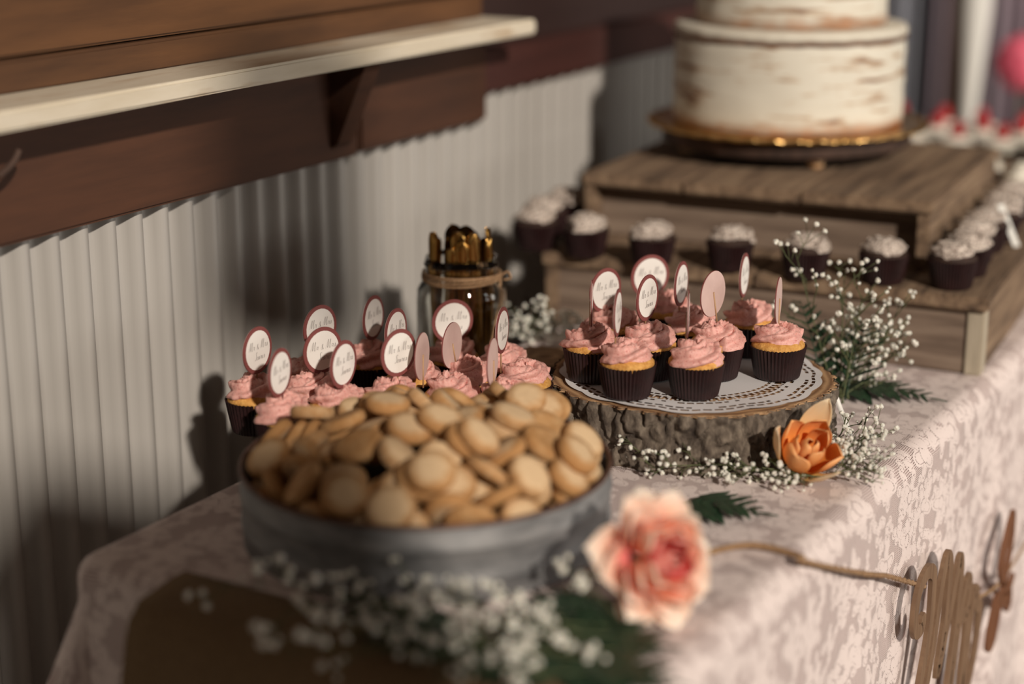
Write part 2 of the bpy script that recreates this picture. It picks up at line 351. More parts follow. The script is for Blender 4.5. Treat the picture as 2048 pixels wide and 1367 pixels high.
# ================================================================== TABLE AND CLOTH
TX0, TX1, TY0, TY1 = -1.13, -.525, 1.118, 4.1
tb = thing('folding_table', 'long folding table under the pink cloth and lace', 'table', (0, 0, 0))
obj('table_top', boxm(TX0+.02, TX1-.02, TY0+.02, TY1-.02, T-.04, T-.0055, .006), 'tablewood', tb)
for x in (TX0+.08, TX1-.08):
    for y in (TY0+.15, TY1-.15): obj('leg', mesh_from(*tube([(x, y, 0), (x, y, T-.035)], .014, 8)), 'tablewood', tb)
def cloth(off, hang_f, hang_e, hang_b):
    R = .022
    def bend(d):                                        # distance beyond the edge -> (outwards, down)
        if d <= 0: return d, 0.
        L = R*PI/2
        if d < L: a = d/R; return R*math.sin(a), R*(1-math.cos(a))
        return R, R + d - L
    def axis(lo, hi, n, h0, h1):
        a = [lo - .03 - (h0-.03)*(1-i/26) for i in range(26)] + [lo - .03 + .055*i/14 for i in range(14)] + [lo + .025 + (hi-lo-.05)*i/n for i in range(n)]
        return a + [hi - .025 + .055*i/14 for i in range(14)] + [hi + .03 + (h1-.03)*i/26 for i in range(27)]
    xs = axis(TX0, TX1, 40, hang_b, hang_f); ys = axis(TY0, TY1, 150, hang_e, .3)
    v, uv = [], []
    for y in ys:
        for x in xs:
            dx = x-TX1 if x > TX1-R else (TX0-x if x < TX0+R else -R); sx = 1 if x > (TX0+TX1)/2 else -1
            dy = TY0-y if y < TY0+R else (y-TY1 if y > TY1-R else -R); sy = -1 if y < (TY0+TY1)/2 else 1
            ax, ay = max(0, dx+R), max(0, dy+R)
            bx = (TX1-R if sx > 0 else TX0+R); by = (TY0+R if sy < 0 else TY1-R)
            if ax > 0 and ay > 0:
                r = math.hypot(ax, ay); o, d = bend(r); fl = .34*max(0, r-.06)*(2*ax*ay/(r*r))
                o += fl; d = max(d - fl*.3, 0)
                X = bx + sx*o*ax/r; Y = by + sy*o*ay/r
            elif ax > 0: o, d = bend(ax); X = bx + sx*o; Y = y
            elif ay > 0: o, d = bend(ay); X = x; Y = by + sy*o
            else: X, Y, d = x, y, 0
            Z = T - d
            q = max(0, min(1, (d-.03)/.25))
            if q:
                wv = (.006*math.sin(Y*23+1) + .003*math.sin(Y*47)) * q if ax >= ay else (.012*math.sin(X*30+.6) + .006*math.sin(X*61)) * q
                if ax >= ay: X += sx*(wv + .006*q)
                else: Y += sy*(wv + .012*q)
            Z += .0012*noise.noise(Vector((x*9, y*9, 0)))*max(0, min(1, (-max(dx, dy)-R)*-0+1))*(1 if d == 0 else max(0, 1-d/.01))
            if off:
                k = min(1, d/.02)
                X += sx*off*k*(1 if ax >= ay else 0); Y += sy*off*k*(1 if ay > ax else 0); Z += off*(1-k)
            v.append((X, Y, Z)); uv.append((x, y))
    return mesh_from(v, quadgrid(len(xs), len(ys)), True, uv)
tag(obj('tablecloth', cloth(0, .62, .55, .42), 'satin'), 'dusty pink cloth under the ivory lace overlay', 'tablecloth')
tag(obj('lace_overlay', cloth(.0022, .60, .53, .40), 'lace'), 'ivory floral lace overlay spread on the pink cloth', 'lace')
ZT = T + .0025                                          # upper face of the lace
# burlap runner end hanging over the near end of the table
v, uv = [], []
bx0, bx1 = P(330, 1175, T).x, P(1170, 1400, T).x
for j in range(26):
    d = -.02 + .47*j/25
    for i in range(20):
        x = bx0 + (bx1-bx0)*i/19
        if d < 0: Y, Z = TY0 - d, ZT + .004
        else:
            a = min(d/.03, PI/2); Y = TY0 - .03*math.sin(a) - .014; Z = ZT + .004 - .03*(1-math.cos(a)) - max(0, d - .03*PI/2)
            Y -= .008 + (.05 + .008*math.sin(x*40))*min(1, d/.2)
        v.append((x, Y, Z))
bl = obj('burlap_runner', mesh_from(v, quadgrid(20, 26)), 'burlap'); md = bl.modifiers.new('s', 'SOLIDIFY'); md.thickness = .003; md.offset = 1
tag(bl, 'brown burlap runner hanging over the table end below the tin', 'runner')

# ================================================================== WOOD SLICES
def wood_slice(name, label, loc, outline, h, seg=420, rows=34):
    t = thing(name, label, 'wood slice', loc)
    v = []
    for k in range(rows):
        z = h*k/(rows-1)
        for i in range(seg):
            a = 2*PI*i/seg; r = outline(a)
            p = Vector((math.cos(a)*9, math.sin(a)*9, z*34 + loc[0]*5)); q = Vector((math.cos(a)*24, math.sin(a)*24, z*60))
            w_ = noise.noise_vector(q*.5)*.35; c_ = Vector((math.cos(a)*r*62, math.sin(a)*r*62, z*30 + loc[0]*5)) + w_
            dd = noise.voronoi(c_)[0]; n1 = min(1, (dd[1]-dd[0])*2.6); n2 = noise.noise(q)
            e = 1 - .9*max(0, (abs(z/h-.5)-.46)/.04)*.4
            rr = r + (.0085*n1 - .007 + .0026*n2 + .0020*noise.noise(q*2.3)) * e
            v.append((rr*math.cos(a), rr*math.sin(a), z))
    obj('bark', mesh_from(v, quadgrid(seg, rows, True)), 'bark', t)
    top = v[-seg:]; bot = v[:seg]
    tv = [(x*.985, y*.985, h) for x, y, z in top] + [(x*.5, y*.5, h) for x, y, z in top] + [(0, 0, h)]
    f = quadgrid(seg, 2, True) + [(seg+i, seg+(i+1) % seg, 2*seg) for i in range(seg)]
    tv2 = [(x, y, h-.002) for x, y, z in top]; base = len(tv); tv += tv2
    f += [(base+i, base+(i+1) % seg, (i+1) % seg, i) for i in range(seg)]
    obj('cut_face', mesh_from(tv, f, False), 'rings', t)
    obj('underside', mesh_from([(x, y, 0.0005) for x, y, z in bot], [tuple(reversed(range(seg)))], False), 'rings', t)
    return t
S1 = P(1381, 746, T+.07); S1H = .067
wood_slice('wood_slice', 'round log slice with rough bark carrying the doily of pink cupcakes', (S1.x, S1.y, ZT), lambda a: .158 + .004*math.sin(2*a+1) + .003*math.sin(5*a), S1H)
TIN = Vector((-.868, 1.338, ZT)); TR, TH = .1785, .076
S2 = Vector((-1.035, 1.565, ZT)); S2H = .03
def out2(a):
    d = Vector((math.cos(a), math.sin(a), 0)); r = .185 + .008*math.sin(3*a)
    if (d.y > .3): r = min(r, .168)                     # keeps clear of the jar
    while r > .04 and ((S2 + d*r - TIN).xy.length < TR+.012 or (S2 + d*r - S1).xy.length < .176): r -= .002
    return r
wood_slice('wood_slice', 'thin log slice under the cupcakes crowded behind the tin', S2, out2, S2H, 200, 12)
S3 = P(1092, 712, T+.03)
wood_slice('wood_slice', 'small bare log slice between the glass jar and the crate', (S3.x, S3.y, ZT), lambda a: .048+.003*math.sin(3*a), .028, 100, 10)

# doily: real cut-outs
def doily(R):
    nr, na = 40, 288; v = []
    rr = [R*(i/nr) for i in range(nr+1)]
    for i, r in enumerate(rr):
        for j in range(na):
            a = 2*PI*j/na; sc = 1 + (.025*abs(math.sin(a*9)) - .012)*(max(0, r/R-.7)/.3)
            v.append((r*sc*math.cos(a), r*sc*math.sin(a), .0012*math.sin(a*7)*(r/R)**4))
    f = []
    for i in range(1, nr):
        t = i/nr
        for j in range(na):
            hole = False
            if .60 < t < .94:
                k = int((t-.60)/.025); arc = abs(((j*9/na) % 1) - .5)*2       # 9 arches
                band = .66 + .2*math.sqrt(max(0, 1-arc*arc))
                if k % 2 == 1: hole = (j + (k//2 % 2)*2) % 4 in (0, 1, 2)
                if abs(t-band) < .022: hole = False
            if hole: continue
            j2 = (j+1) % na; f.append((i*na+j, i*na+j2, (i+1)*na+j2, (i+1)*na+j))
    f.append(tuple(na+j for j in range(na)))
    return mesh_from(v, f)
ZD = ZT + S1H + .0025
tag(obj('paper_doily', doily(.147), 'doily', loc=(S1.x, S1.y, ZD)), 'round white lace paper doily on the thick log slice', 'doily')

# ================================================================== CUPCAKES
def wrapper_mesh():
    n = 44*4
    def fn(r, z, a, k):
        w = .0011*(1 if math.cos(a*44) > 0 else -1)*abs(math.cos(a*44))**.5*(z/.037*.7+.3)
        return r + w, z + (.0008*math.cos(a*44) if z > .036 else 0)
    prof = [(.001, .0005), (.024, .0005), (.0253, .002), (.0285, .020), (.0312, .037), (.0304, .0368), (.0272, .012)]
    return mesh_from(*lathe(prof, n, fn), False)
WR = wrapper_mesh()
def sponge_mesh():
    prof = [(.0285, .031), (.0298, .0355), (.0292, .0395), (.026, .043), (.015, .047), (.001, .048)]
    return mesh_from(*lathe(prof, 40, lambda r, z, a, k: (r + .0012*noise.noise(Vector((math.cos(a)*3, math.sin(a)*3, z*100))), z)))
SP = sponge_mesh(); SPC = sponge_mesh()
def frosting_mesh(seed, flat=1.0, turns=1.9, sharp=.75):
    rnd = random.Random(seed); n, m = 190, 35; v = []; path = []
    for i in range(n):
        t = i/(n-1); a = 2*PI*turns*t + seed
        r = .0205*(1-t)**.75 + .0015*noise.noise(Vector((t*9, seed, 0))); z = .0408 + (.0125*t**.8)*flat
        path.append(Vector((r*math.cos(a), r*math.sin(a), z)))
    for k, (p, t_, x, y) in enumerate(frames(path)):
        t = k/(n-1); rad = .0112*(1-.12*t)*min(1, (k+1)/7)*min(1, (n-k)/16)
        for i in range(m):
            a = 2*PI*i/m; star = abs(((a*5/(2*PI) + t*4.2 + .15*noise.noise(Vector((t*14, seed*3, 1)))) % 1) - .5)*2
            q = rad*(1 + sharp*(star-.45))
            q *= 1 + .16*noise.noise(Vector((t*46, i*.35, seed)))
            pp = p + (x*math.cos(a) + y*math.sin(a)*1.0)*q; pp.z = max(pp.z, .0378); v.append(pp)
    f = quadgrid(m, n, True); f.append(tuple(reversed(range(m)))); f.append(tuple((n-1)*m+i for i in range(m)))
    c, cf = lathe([(.022, .040), (.021, .046), (.012, .056), (.001, .058)], 24)
    return mesh_from(*join((v, f), (c, cf)))
FR = [frosting_mesh(s) for s in (1.0, 2.4, 4.1, 5.2)]
FC = [frosting_mesh(s, .5, 2.1, .55) for s in (1.7, 3.3)]
def cupcake(loc, rz, kind, label, group, idx, scale=1.0, frost=None):
    t = thing('cupcake', label, 'cupcake', loc, (0, 0, rz), group, scale)
    obj('wrapper', WR, 'wrapper', t); obj('sponge', SP if kind == 'pink' else SPC, 'sponge' if kind == 'pink' else 'choc', t)
    obj('frosting', FR[idx % 4] if kind == 'pink' else FC[idx % 2], 'frost' if kind == 'pink' else 'cream', t)
    return t
# --- toppers
GL = {'M': ([(0, 0), (.15, .9), (.25, 1.3), (.3, .6), (.36, .05), (.5, .7), (.65, 1.3), (.7, .6), (.76, 0), (.92, .12)], .98),
      'r': ([(0, .1), (.1, .45), (.15, .56), (.2, .46), (.35, .5), (.33, .1), (.5, .06)], .5),
      's': ([(0, .06), (.15, .3), (.2, .52), (.28, .3), (.25, .05), (.1, .02), (.36, .12)], .38),
      '&': ([(.5, .2), (.3, 0), (.1, .15), (.3, .5), (.36, .7), (.26, .76), (.2, .6), (.36, .25), (.56, 0)], .62),
      'S': ([(.55, 1.1), (.4, 1.3), (.2, 1.1), (.36, .7), (.4, .3), (.15, 0), (0, .2)], .55),
      'o': ([(.2, .5), (.02, .3), (.1, .02), (.3, .1), (.34, .35), (.2, .5), (.4, .45)], .42),
      'a': ([(.32, .48), (.1, .45), (.02, .15), (.2, .05), (.32, .48), (.34, .08), (.48, .1)], .48),
      'e': ([(.04, .2), (.28, .3), (.24, .5), (.06, .4), (.06, .1), (.24, .02), (.42, .14)], .42), ' ': ([], .35)}
def lettering():
    parts = []
    for txt, cx, y0, sc in (('Mr & Mrs', 0, .0015, .0074), ('Soares', .002, -.0105, .0068)):
        wd = sum(GL[c][1] for c in txt)*sc; x = cx - wd/2
        for c in txt:
            pts, wv = GL[c]
            if pts:
                pl = spline([((px*sc + x + py*sc*.28), y0 + py*sc, 0) for px, py in pts], 5); vv, ff = [], []
                for i, p in enumerate(pl):
                    d = pl[min(i+1, len(pl)-1)] - pl[max(i-1, 0)]; d = d.normalized() if d.length else Vector((1, 0, 0))
                    nn = Vector((-d.y, d.x, 0)); hw = .00010 + .00017*max(0, -d.y)
                    vv += [p + nn*hw, p - nn*hw]
                ff = [(2*i, 2*i+1, 2*i+3, 2*i+2) for i in range(len(pl)-1)]
                parts.append((vv, ff))
            x += wv*sc
    return mesh_from(*join(*parts), False)
def to_xz(me):                                           # card meshes stand upright, face towards -Y
    for v in me.vertices: v.co = Vector((v.co.x, -v.co.z, v.co.y))
    return me
CR = .026
cardm = to_xz(mesh_from(*lathe([(CR, -.0008), (CR, .0004)], 48), False))
backm = to_xz(mesh_from(*lathe([(CR*.99, -.0013), (CR*.99, -.0007)], 48), False))
facem = to_xz(mesh_from(*lathe([(CR*.83, .0002), (CR*.83, .0008)], 96, lambda r, z, a, k: (r*(1+.012*abs(math.sin(a*14))), z)), False))
letm = lettering()
for v in letm.vertices: v.co.z = .0011
letm = to_xz(letm)
def topper(center, base, w, face, label, group, lean=0, sgn=1):
    # w: apparent width / height; the card turns about its stick
    yaw = math.acos(max(-1, min(1, w))) * sgn
    if face == 'b': yaw = PI + yaw
    t = thing('cupcake_topper', label, 'cupcake topper', center, (0, lean, YW + yaw), group)
    L = (center - base).length
    c_ = obj('card', cardm, 'cardring', t); obj('card_back', backm, 'cardback', c_); obj('card_face', facem, 'cardface', c_); obj('lettering', letm, 'ink', c_)
    obj('stick', mesh_from(*tube([(0, .0019, .002), (0, .0019, -L)], .0009, 6), True), 'pick', t)
    return t
def cup_set(rows, plane, sup, where, front_ids):
    qs = [P(r_[1], r_[2], plane + .049) for r_ in rows]
    for q in qs: q.z = 0
    q0 = [q.copy() for q in qs]
    for it in range(120):                               # neighbours touch but do not sink into one another
        for a in range(len(qs)):
            qs[a] += (q0[a]-qs[a])*.06
            for b in range(a):
                d = qs[a]-qs[b]
                if d.length < .0635: d = d.normalized()*(.0635-d.length)*.5; qs[a] += d; qs[b] -= d
            for c, r in ((TIN, TR + .031), (S1, .158+.033)) if sup == 'tin' else ():
                d = qs[a] - c; d.z = 0
                if d.length < r: qs[a] += d.normalized()*(r-d.length)
    for i, (nm, fx, fy, tx, ty, w, face, lean) in enumerate(rows):
        q = qs[i].copy(); q.z = plane
        lab = 'pink rosette cupcake in dark wrapper ' + where
        cupcake(q, i*1.3, 'pink', front_ids.get(nm, lab), 'pink cupcakes ' + where, i)
        if tx is None: continue
        c = PD(tx, ty, q)
        b = Vector((c.x, c.y, plane + .05)) if (c-q).xy.length < .022 else Vector((q.x + (c-q).x*.6, q.y + (c-q).y*.6, plane + .05))
        c2 = Vector((c.x, c.y, c.z))
        if face == 'f' and w > .3: lab2 = 'round white topper with mauve rim, script lettering showing, in cupcake ' + where
        elif face == 'f': lab2 = 'round white topper with mauve rim turned nearly edge-on in cupcake ' + where
        else: lab2 = 'round topper showing its blank pink back and stick in cupcake ' + where
        lab2 = TOPL.get(nm, lab2)
        topper(c2, b, w, face, lab2, ('toppers ' if face == 'f' else 'reversed toppers ') + where, lean)
TOPL = {'j': 'round white topper facing squarely forward before the glass jar', 'k': 'tilted topper showing its blank pink back before the glass jar', 'n': 'slim turned white topper beside the foot of the glass jar',
        'a': 'white topper in the cupcake at the wall end of the group behind the tin', 'b': 'narrow white topper in the front cupcake nearest the wall end behind the tin', 'f': 'narrow white topper standing highest of those away from the jar',
        'G': 'wide white topper facing forward, half hidden behind another, on the doily', 'I': 'narrow white topper in the doily cupcake nearest the tall baby\'s breath', 'H': 'broad topper showing its blank pink back in a doily cupcake',
        'C': 'thin topper with blank back in the lone cupcake beside the orange rose', 'D': 'topper seen edge-on in the shaded doily cupcake', 'A': 'very thin turned white topper in the front doily cupcake', 'E': 'white topper in the back doily cupcake nearest the jar',
        'F': 'white topper with both script lines plain to read on the doily', 'B': 'topper seen almost edge-on in the tilted front doily cupcake'}
right = [('A', 1255, 703, 1236, 625, .21, 'f', .10), ('B', 1392, 702, 1377, 627, .10, 'f', 0), ('C', 1557, 668, 1556, 600, .27, 'b', 0), ('D', 1183, 672, 1184, 606, .05, 'f', .05),
         ('E', 1222, 636, 1211, 580, .72, 'f', 0), ('F', 1300, 668, 1295, 595, .52, 'f', 0), ('G', 1333, 606, 1300, 552, .9, 'f', 0), ('J', 1385, 638, 1363, 567, .38, 'f', 0),
         ('H', 1432, 668, 1425, 587, .6, 'b', .25), ('I', 1502, 625, 1489, 550, .32, 'f', 0)]
cup_set(right, ZD + .0008, 'slice', 'on the doily', {
    'A': 'pink cupcake at the front of the doily with a full round swirl',
    'B': 'pink cupcake at the doily front with golden sponge showing on one side', 'C': 'pink cupcake standing alone at the doily edge beside the orange rose',
    'D': 'shaded pink cupcake on the doily edge nearest the glass jar', 'I': 'pink cupcake at the back of the doily near the baby\'s breath'})
left = [('a', 532, 772, 515, 700, .46, 'f', 0), ('b', 572, 812, 560, 745, .33, 'f', -.05), ('c', 625, 742, 640, 655, .62, 'f', 0), ('d', 648, 782, 645, 700, .72, 'f', 0), ('e', 725, 808, 687, 728, .44, 'f', 0),
        ('f', 740, 705, 747, 635, .38, 'f', 0), ('g', 825, 738, 792, 662, .40, 'f', 0), ('h', 780, 782, 797, 705, .66, 'f', 0), ('i', 880, 772, 843, 712, .24, 'b', -.05), ('j', 908, 698, 905, 642, .9, 'f', 0),
        ('k', 935, 742, 903, 690, .38, 'b', .3), ('l', 1003, 783, 984, 724, .2, 'b', .05), ('m', 1005, 712, 992, 692, .12, 'b', .1), ('n', 1047, 745, 1005, 660, .26, 'f', 0)]
cup_set(left, ZT + S2H + .0008, 'tin', 'behind the tin of cookies', {
    'a': 'pink cupcake by the wall end of the group behind the tin, dark wrapper showing', 'n': 'pink cupcake behind the tin nearest the doily slice'})

# ================================================================== TIN AND COOKIES
def tin():
    t = thing('galvanised_tin', 'round galvanised metal tin heaped with cookies', 'tin', TIN)
    prof = [(.001, 0), (TR-.004, 0), (TR-.001, .003), (TR-.0005, .02), (TR+.0005, .0215), (TR+.0005, .0235), (TR-.0005, .025), (TR, .05), (TR+.001, .0515), (TR+.001, .0535), (TR, .055), (TR, TH-.002), (TR-.002, TH-.002), (TR-.0025, .005), (.001, .004)]
    obj('tin_wall', mesh_from(*lathe(prof, 128)), 'tin', t)
    rim = [(TR + .0022*math.cos(a)-.001, TH - .001 + .0022*math.sin(a)) for a in [2*PI*i/8 for i in range(9)]]
    obj('rolled_rim', mesh_from(*lathe(rim, 128, cap=False)), 'tinrim', t)
    return t
tin()
def cookie_mesh(r, h, sx, seed):
    prof = [(.001, 0), (r*.9, 0), (r*.985, h*.18), (r, h*.5), (r*.97, h*.82), (r*.88, h), (r*.5, h*1.03), (.001, h*1.04)]
    def fn(rr, z, a, k):
        n = 1 + .035*noise.noise(Vector((math.cos(a)*1.3, math.sin(a)*1.3, seed))) + .012*noise.noise(Vector((math.cos(a)*6, math.sin(a)*6, seed+z*90)))
        return rr*n, z - h/2 + .0006*noise.noise(Vector((rr*math.cos(a)*120, rr*math.sin(a)*120, seed)))
    v, f = lathe(prof, 26, fn)
    return mesh_from([(x*sx, y, z) for x, y, z in v], f)
CK = [(cookie_mesh(.0225, .0115, 1.0, 1), 'cookie'), (cookie_mesh(.0215, .0120, 1.05, 2), 'cookie'), (cookie_mesh(.024, .0110, 1.0, 3), 'cookie2'), (cookie_mesh(.020, .0115, 1.1, 4), 'cookie')]
def pour_cookies():
    rnd = random.Random(11); cs = []
    def filler():                                       # temporary mound, only a collision shape
        prof = [(TR-.006, .006), (TR-.012, .022), (TR*.8, .046), (TR*.55, .078), (TR*.3, .094), (.001, .100)]
        o = obj('filler', mesh_from(*lathe(prof, 32)), None); o.location = TIN; return o
    fi = filler()
    wallv, wallf = lathe([(TR-.005, -.01), (TR-.005, TH-.004), (TR-.012, TH+.12), (TR+.05, TH+.12), (TR+.05, -.01)], 48, cap=False)
    wo = obj('bounds', mesh_from(wallv, wallf, False), None); wo.location = TIN
    lay = [(.142, 16, .062), (.096, 11, .090), (.052, 6, .112), (.012, 1, .125), (.138, 16, .094), (.096, 12, .118), (.052, 6, .138), (.015, 1, .15), (.130, 15, .132), (.086, 10, .150), (.042, 5, .168), (.100, 12, .182), (.05, 7, .196), (.012, 1, .21)]
    for r, n, z in lay:
        a0 = rnd.random()*6
        for i in range(n):
            a = a0 + 2*PI*i/n; k = rnd.choice((0, 0, 1, 1, 2, 3)); me, mt = CK[k]
            o = obj('cookie', me, mt); tilt = rnd.uniform(0, .9) + (.7 if rnd.random() < .25 else 0)
            o.rotation_mode = 'QUATERNION'
            o.rotation_quaternion = Euler((tilt*math.cos(a+rnd.uniform(-2, 2)), tilt*math.sin(a+rnd.uniform(-2, 2)), rnd.uniform(0, 6))).to_quaternion()
            o.location = TIN + RIGHT*.008 + Vector((r*.96*math.cos(a) + rnd.uniform(-.004, .004), r*.96*math.sin(a) + rnd.uniform(-.004, .004), z + rnd.uniform(0, .012)))
            cs.append(o)
    bpy.ops.rigidbody.world_add(); rw = SC.rigidbody_world
    col = bpy.data.collections.new('sim'); rw.collection = col
    rw.substeps_per_frame = 12; rw.solver_iterations = 20
    SC.frame_start = 1; SC.frame_end = 75; rw.point_cache.frame_start = 1; rw.point_cache.frame_end = 75
    for o in cs + [fi, wo]: col.objects.link(o)
    for o in cs + [fi, wo]:
        rb = o.rigid_body
        if o in (fi, wo): rb.type = 'PASSIVE'; rb.collision_shape = 'MESH'
        else: rb.type = 'ACTIVE'; rb.collision_shape = 'CONVEX_HULL'; rb.mass = .02; rb.linear_damping = .3; rb.angular_damping = .5
        rb.friction = .95; rb.restitution = 0; rb.use_margin = True; rb.collision_margin = .0004
    for fr in range(1, 76): SC.frame_set(fr)
    dg = bpy.context.evaluated_depsgraph_get()
    ms = [o.evaluated_get(dg).matrix_world.copy() for o in cs]
    bpy.ops.rigidbody.world_remove(); bpy.data.collections.remove(col)
    SC.frame_set(1); SC.frame_end = 1
    bpy.data.objects.remove(fi); bpy.data.objects.remove(wo)
    for o, m in zip(cs, ms):
        o.matrix_world = m; p = m.translation - TIN
        if p.xy.length > TR + .01 or p.z < 0: bpy.data.objects.remove(o); continue
        up = abs((m.to_3x3() @ Vector((0, 0, 1))).normalized().z)
        pose = 'lying flat' if up > .93 else ('propped aslant' if up > .55 else 'standing on edge')
        where = 'on the crown of the heap' if p.xy.length < .075 else ('halfway down the heap' if p.xy.length < .125 else 'at the rim of the tin')
        tone = 'toasted brown' if o.data.materials[0].name == 'cookie_dough_dark' else 'pale golden'
        tag(o, tone + ' round cookie ' + pose + ' ' + where, 'cookie', 'cookies in the tin')
pour_cookies()

# ================================================================== JAR WITH GOLD CUTLERY
J = P(925, 765, T); J.z = ZT; JR = .0555
def zat(px, py, q): return PD(px, py, q).z
def jar():
    h = zat(925, 512, J) - ZT; t = thing('glass_jar', 'clear glass jar tied with jute twine holding gold cutlery', 'jar', J)
    n = JR*.80; o = [(.001, 0), (JR*.9, 0), (JR, .008), (JR, h-.050), (JR*.985, h-.040), (n+.003, h-.028), (n, h-.022), (n, h-.012), (n+.002, h-.010), (n+.002, h-.007), (n, h-.005), (n, h)]
    i = [(n-.003, h), (n-.003, h-.022), (JR*.985-.004, h-.042), (JR-.004, h-.052), (JR-.004, .012), (JR*.85, .006), (.001, .006)]
    obj('glass_body', mesh_from(*lathe(o+i, 72, cap=False)), 'glass', t)
    w = []
    for k in range(4):
        for j in range(41):
            a = 2*PI*j/40; r = n + .0035 + .0006*math.sin(k*2+a*3); w.append((r*math.cos(a), r*math.sin(a), h-.026 + .0022*k + .002*math.sin(a+k)))
    obj('twine_wrap', mesh_from(*tube(w, .0014, 6)), 'twine', t)
    a0 = math.radians(15); kx, ky = (n+.005)*math.cos(a0), (n+.005)*math.sin(a0)
    loop = spline([(kx, ky, h-.022), (kx+.008, ky+.004, h-.016), (kx+.012, ky+.004, h-.024), (kx+.004, ky, h-.026)], 6)
    tail = spline([(kx, ky, h-.022), (kx+.002, ky-.004, h-.05), (JR*1.0, -.012, h-.075), (JR*.97, -.022, h-.1), (JR*.97, -.03, h-.115), (JR*.97, -.026, h-.13)], 6)
    tail2 = spline([(kx, ky, h-.022), (JR*.98, -.006, h-.06), (JR*1.0, -.018, h-.09), (JR*1.0, -.010, h-.105), (JR*.98, -.02, h-.12)], 6)
    obj('twine_bow', mesh_from(*join(tube(loop, .0013, 6), tube(tail, .0013, 6), tube(tail2, .001, 6))), 'twine', t)
    return h
JH = jar()
def handle_mesh(L, wd):
    n, m = 30, 9; v = []
    for k in range(n):
        t = (k/15*.9 if k < 15 else .9 + .1*math.sin((k-15)/14*PI/2)); z = L*t; wv = wd*(.55+.45*t); e = (L-z)/(wd*.55)
        if e < 1: wv *= math.sqrt(max(.0, 1-(1-e)**2))
        for s in (1, -1):
            for i in range(m):
                u = (i/(m-1)*2-1)*s; v.append((u*wv/2, .0062*(1-u*u)*(1 if s > 0 else .3) + .004*math.sin(t*2.6), z))
    return mesh_from(v, quadgrid(2*m, n, True) + [tuple(range(2*m))])
top = zat(925, 466, J) - ZT
rnd = random.Random(3)
hmesh = [handle_mesh(top-.010, .0225), handle_mesh(top-.002, .024), handle_mesh(top-.018, .0215)]
for i in range(17):
    if i < 11: a = 2*PI*i/11 + .2; r = .0305
    else: a = 2*PI*(i-11)/6; r = .014
    o = obj('gold_utensil', hmesh[i % 3], 'cutlery', loc=J + Vector((r*math.cos(a)*.95, r*math.sin(a)*.95, .0075)))
    o.rotation_euler = (rnd.uniform(-.03, .03), rnd.uniform(-.03, .03), a - PI/2 + rnd.uniform(-.3, .3))
    tag(o, 'shiny dark gold utensil handle standing upright in the glass jar', 'utensil', 'gold utensils in the jar')

# ================================================================== CRATES
CROT = math.radians(5)
ca = Matrix.Rotation(CROT, 3, 'Z')
LC = P(1960, 757, T); LW, LD, LH = .60, 1.02, .103
t = thing('wooden_crate', 'low wide weathered wooden crate carrying chocolate cupcakes and the smaller crate', 'crate', (LC.x, LC.y, ZT), (0, 0, CROT))
obj('plank', boxm(-LW+.012, -.022, .004, .022, 0, LH-.018, .002), 'crate_front', t)
obj('end_piece', boxm(-.022, 0, .0, .03, 0, LH-.018, .002), 'crate_pale', t)
obj('plank', boxm(-.020, -.002, .03, LD, 0, LH-.018, .002), 'crate', t)
obj('plank', boxm(-LW, -LW+.02, 0, LD, 0, LH-.018, .002), 'crate', t)
obj('plank', boxm(-LW+.012, -.022, LD-.02, LD, 0, LH-.018, .002), 'crate_front', t)
xs = [-LW-.004, -.455, -.30, -.145, .006]
for i in range(4): obj('top_plank', boxm(xs[i]+.001, xs[i+1]-.001, -.006-.003*(i % 2), LD, LH-.018, LH, .003), 'crate_edge' if False else 'crate', t)
UF = P(1860, 405, .948); UL = P(1166, 346, .948); UW = (UF-UL).length; UD = .47; Z2 = ZT + LH + .0005; UH = .948 - Z2; UR = math.atan2(UF.y-UL.y, UF.x-UL.x)
t = thing('wooden_crate', 'smaller weathered wooden crate under the wedding cake', 'crate', (UF.x, UF.y, Z2), (0, 0, UR))
obj('plank', boxm(-.017, 0, .004, UD, 0, UH-.017, .002), 'crate', t)
obj('plank', boxm(-UW, -UW+.014, .004, UD, 0, UH-.017, .002), 'crate', t)
obj('recessed_board', boxm(-UW+.014, -.017, .035, .05, 0, UH-.017, .001), 'crate_front', t)
obj('plank', boxm(-UW+.014, -.017, UD-.016, UD, 0, UH-.017, .001), 'crate_front', t)
xs = [-UW-.003, -UW*.695, -UW*.355, .004]
for i in range(3): obj('top_plank', boxm(xs[i]+.0008, xs[i+1]-.0008, -.003*(i % 2), UD, UH-.017, UH, .003), 'crate', t)

# chocolate cupcakes on the low crate
ZC = ZT + LH
choc = [(1073, 432), (1172, 445), (1305, 461), (1461, 470), (1612, 485), (1769, 494), (1907, 503)]
for i, (x, y) in enumerate(choc):
    q = P(x, y, ZC + .046); q.z = ZC + .0005
    lab = 'chocolate cupcake with dusty cream swirl in the row before the cake crate'
    if i == 6: lab = 'chocolate cupcake with cream swirl on the near corner of the low crate'
    if i == 0: lab = 'chocolate cupcake with cream swirl at the wall end of the crate row'
    cupcake(q, i*.9, 'choc', lab, 'chocolate cupcakes before the cake crate', i)
q6 = P(1907, 503, ZC + .046)
sdir = ca @ Vector((0, 1, 0))
for i in range(1, 7):
    q = q6 + sdir*(.075*i) + ca @ Vector((.004*math.sin(i*2), 0, 0)); q.z = ZC + .0005
    cupcake(q, i*1.1, 'choc', 'chocolate cupcake with cream swirl in the row beside the cake crate', 'chocolate cupcakes beside the cake crate', i)
for i in range(2):
    q = P(1073, 432, ZC + .046) + sdir*(.076*(i+1)) + ca @ Vector((-.020, 0, 0)); q.z = ZC + .0005
    cupcake(q, i*1.7, 'choc', 'chocolate cupcake in the shade between the cake crate and the wall', 'chocolate cupcakes by the wall', i)
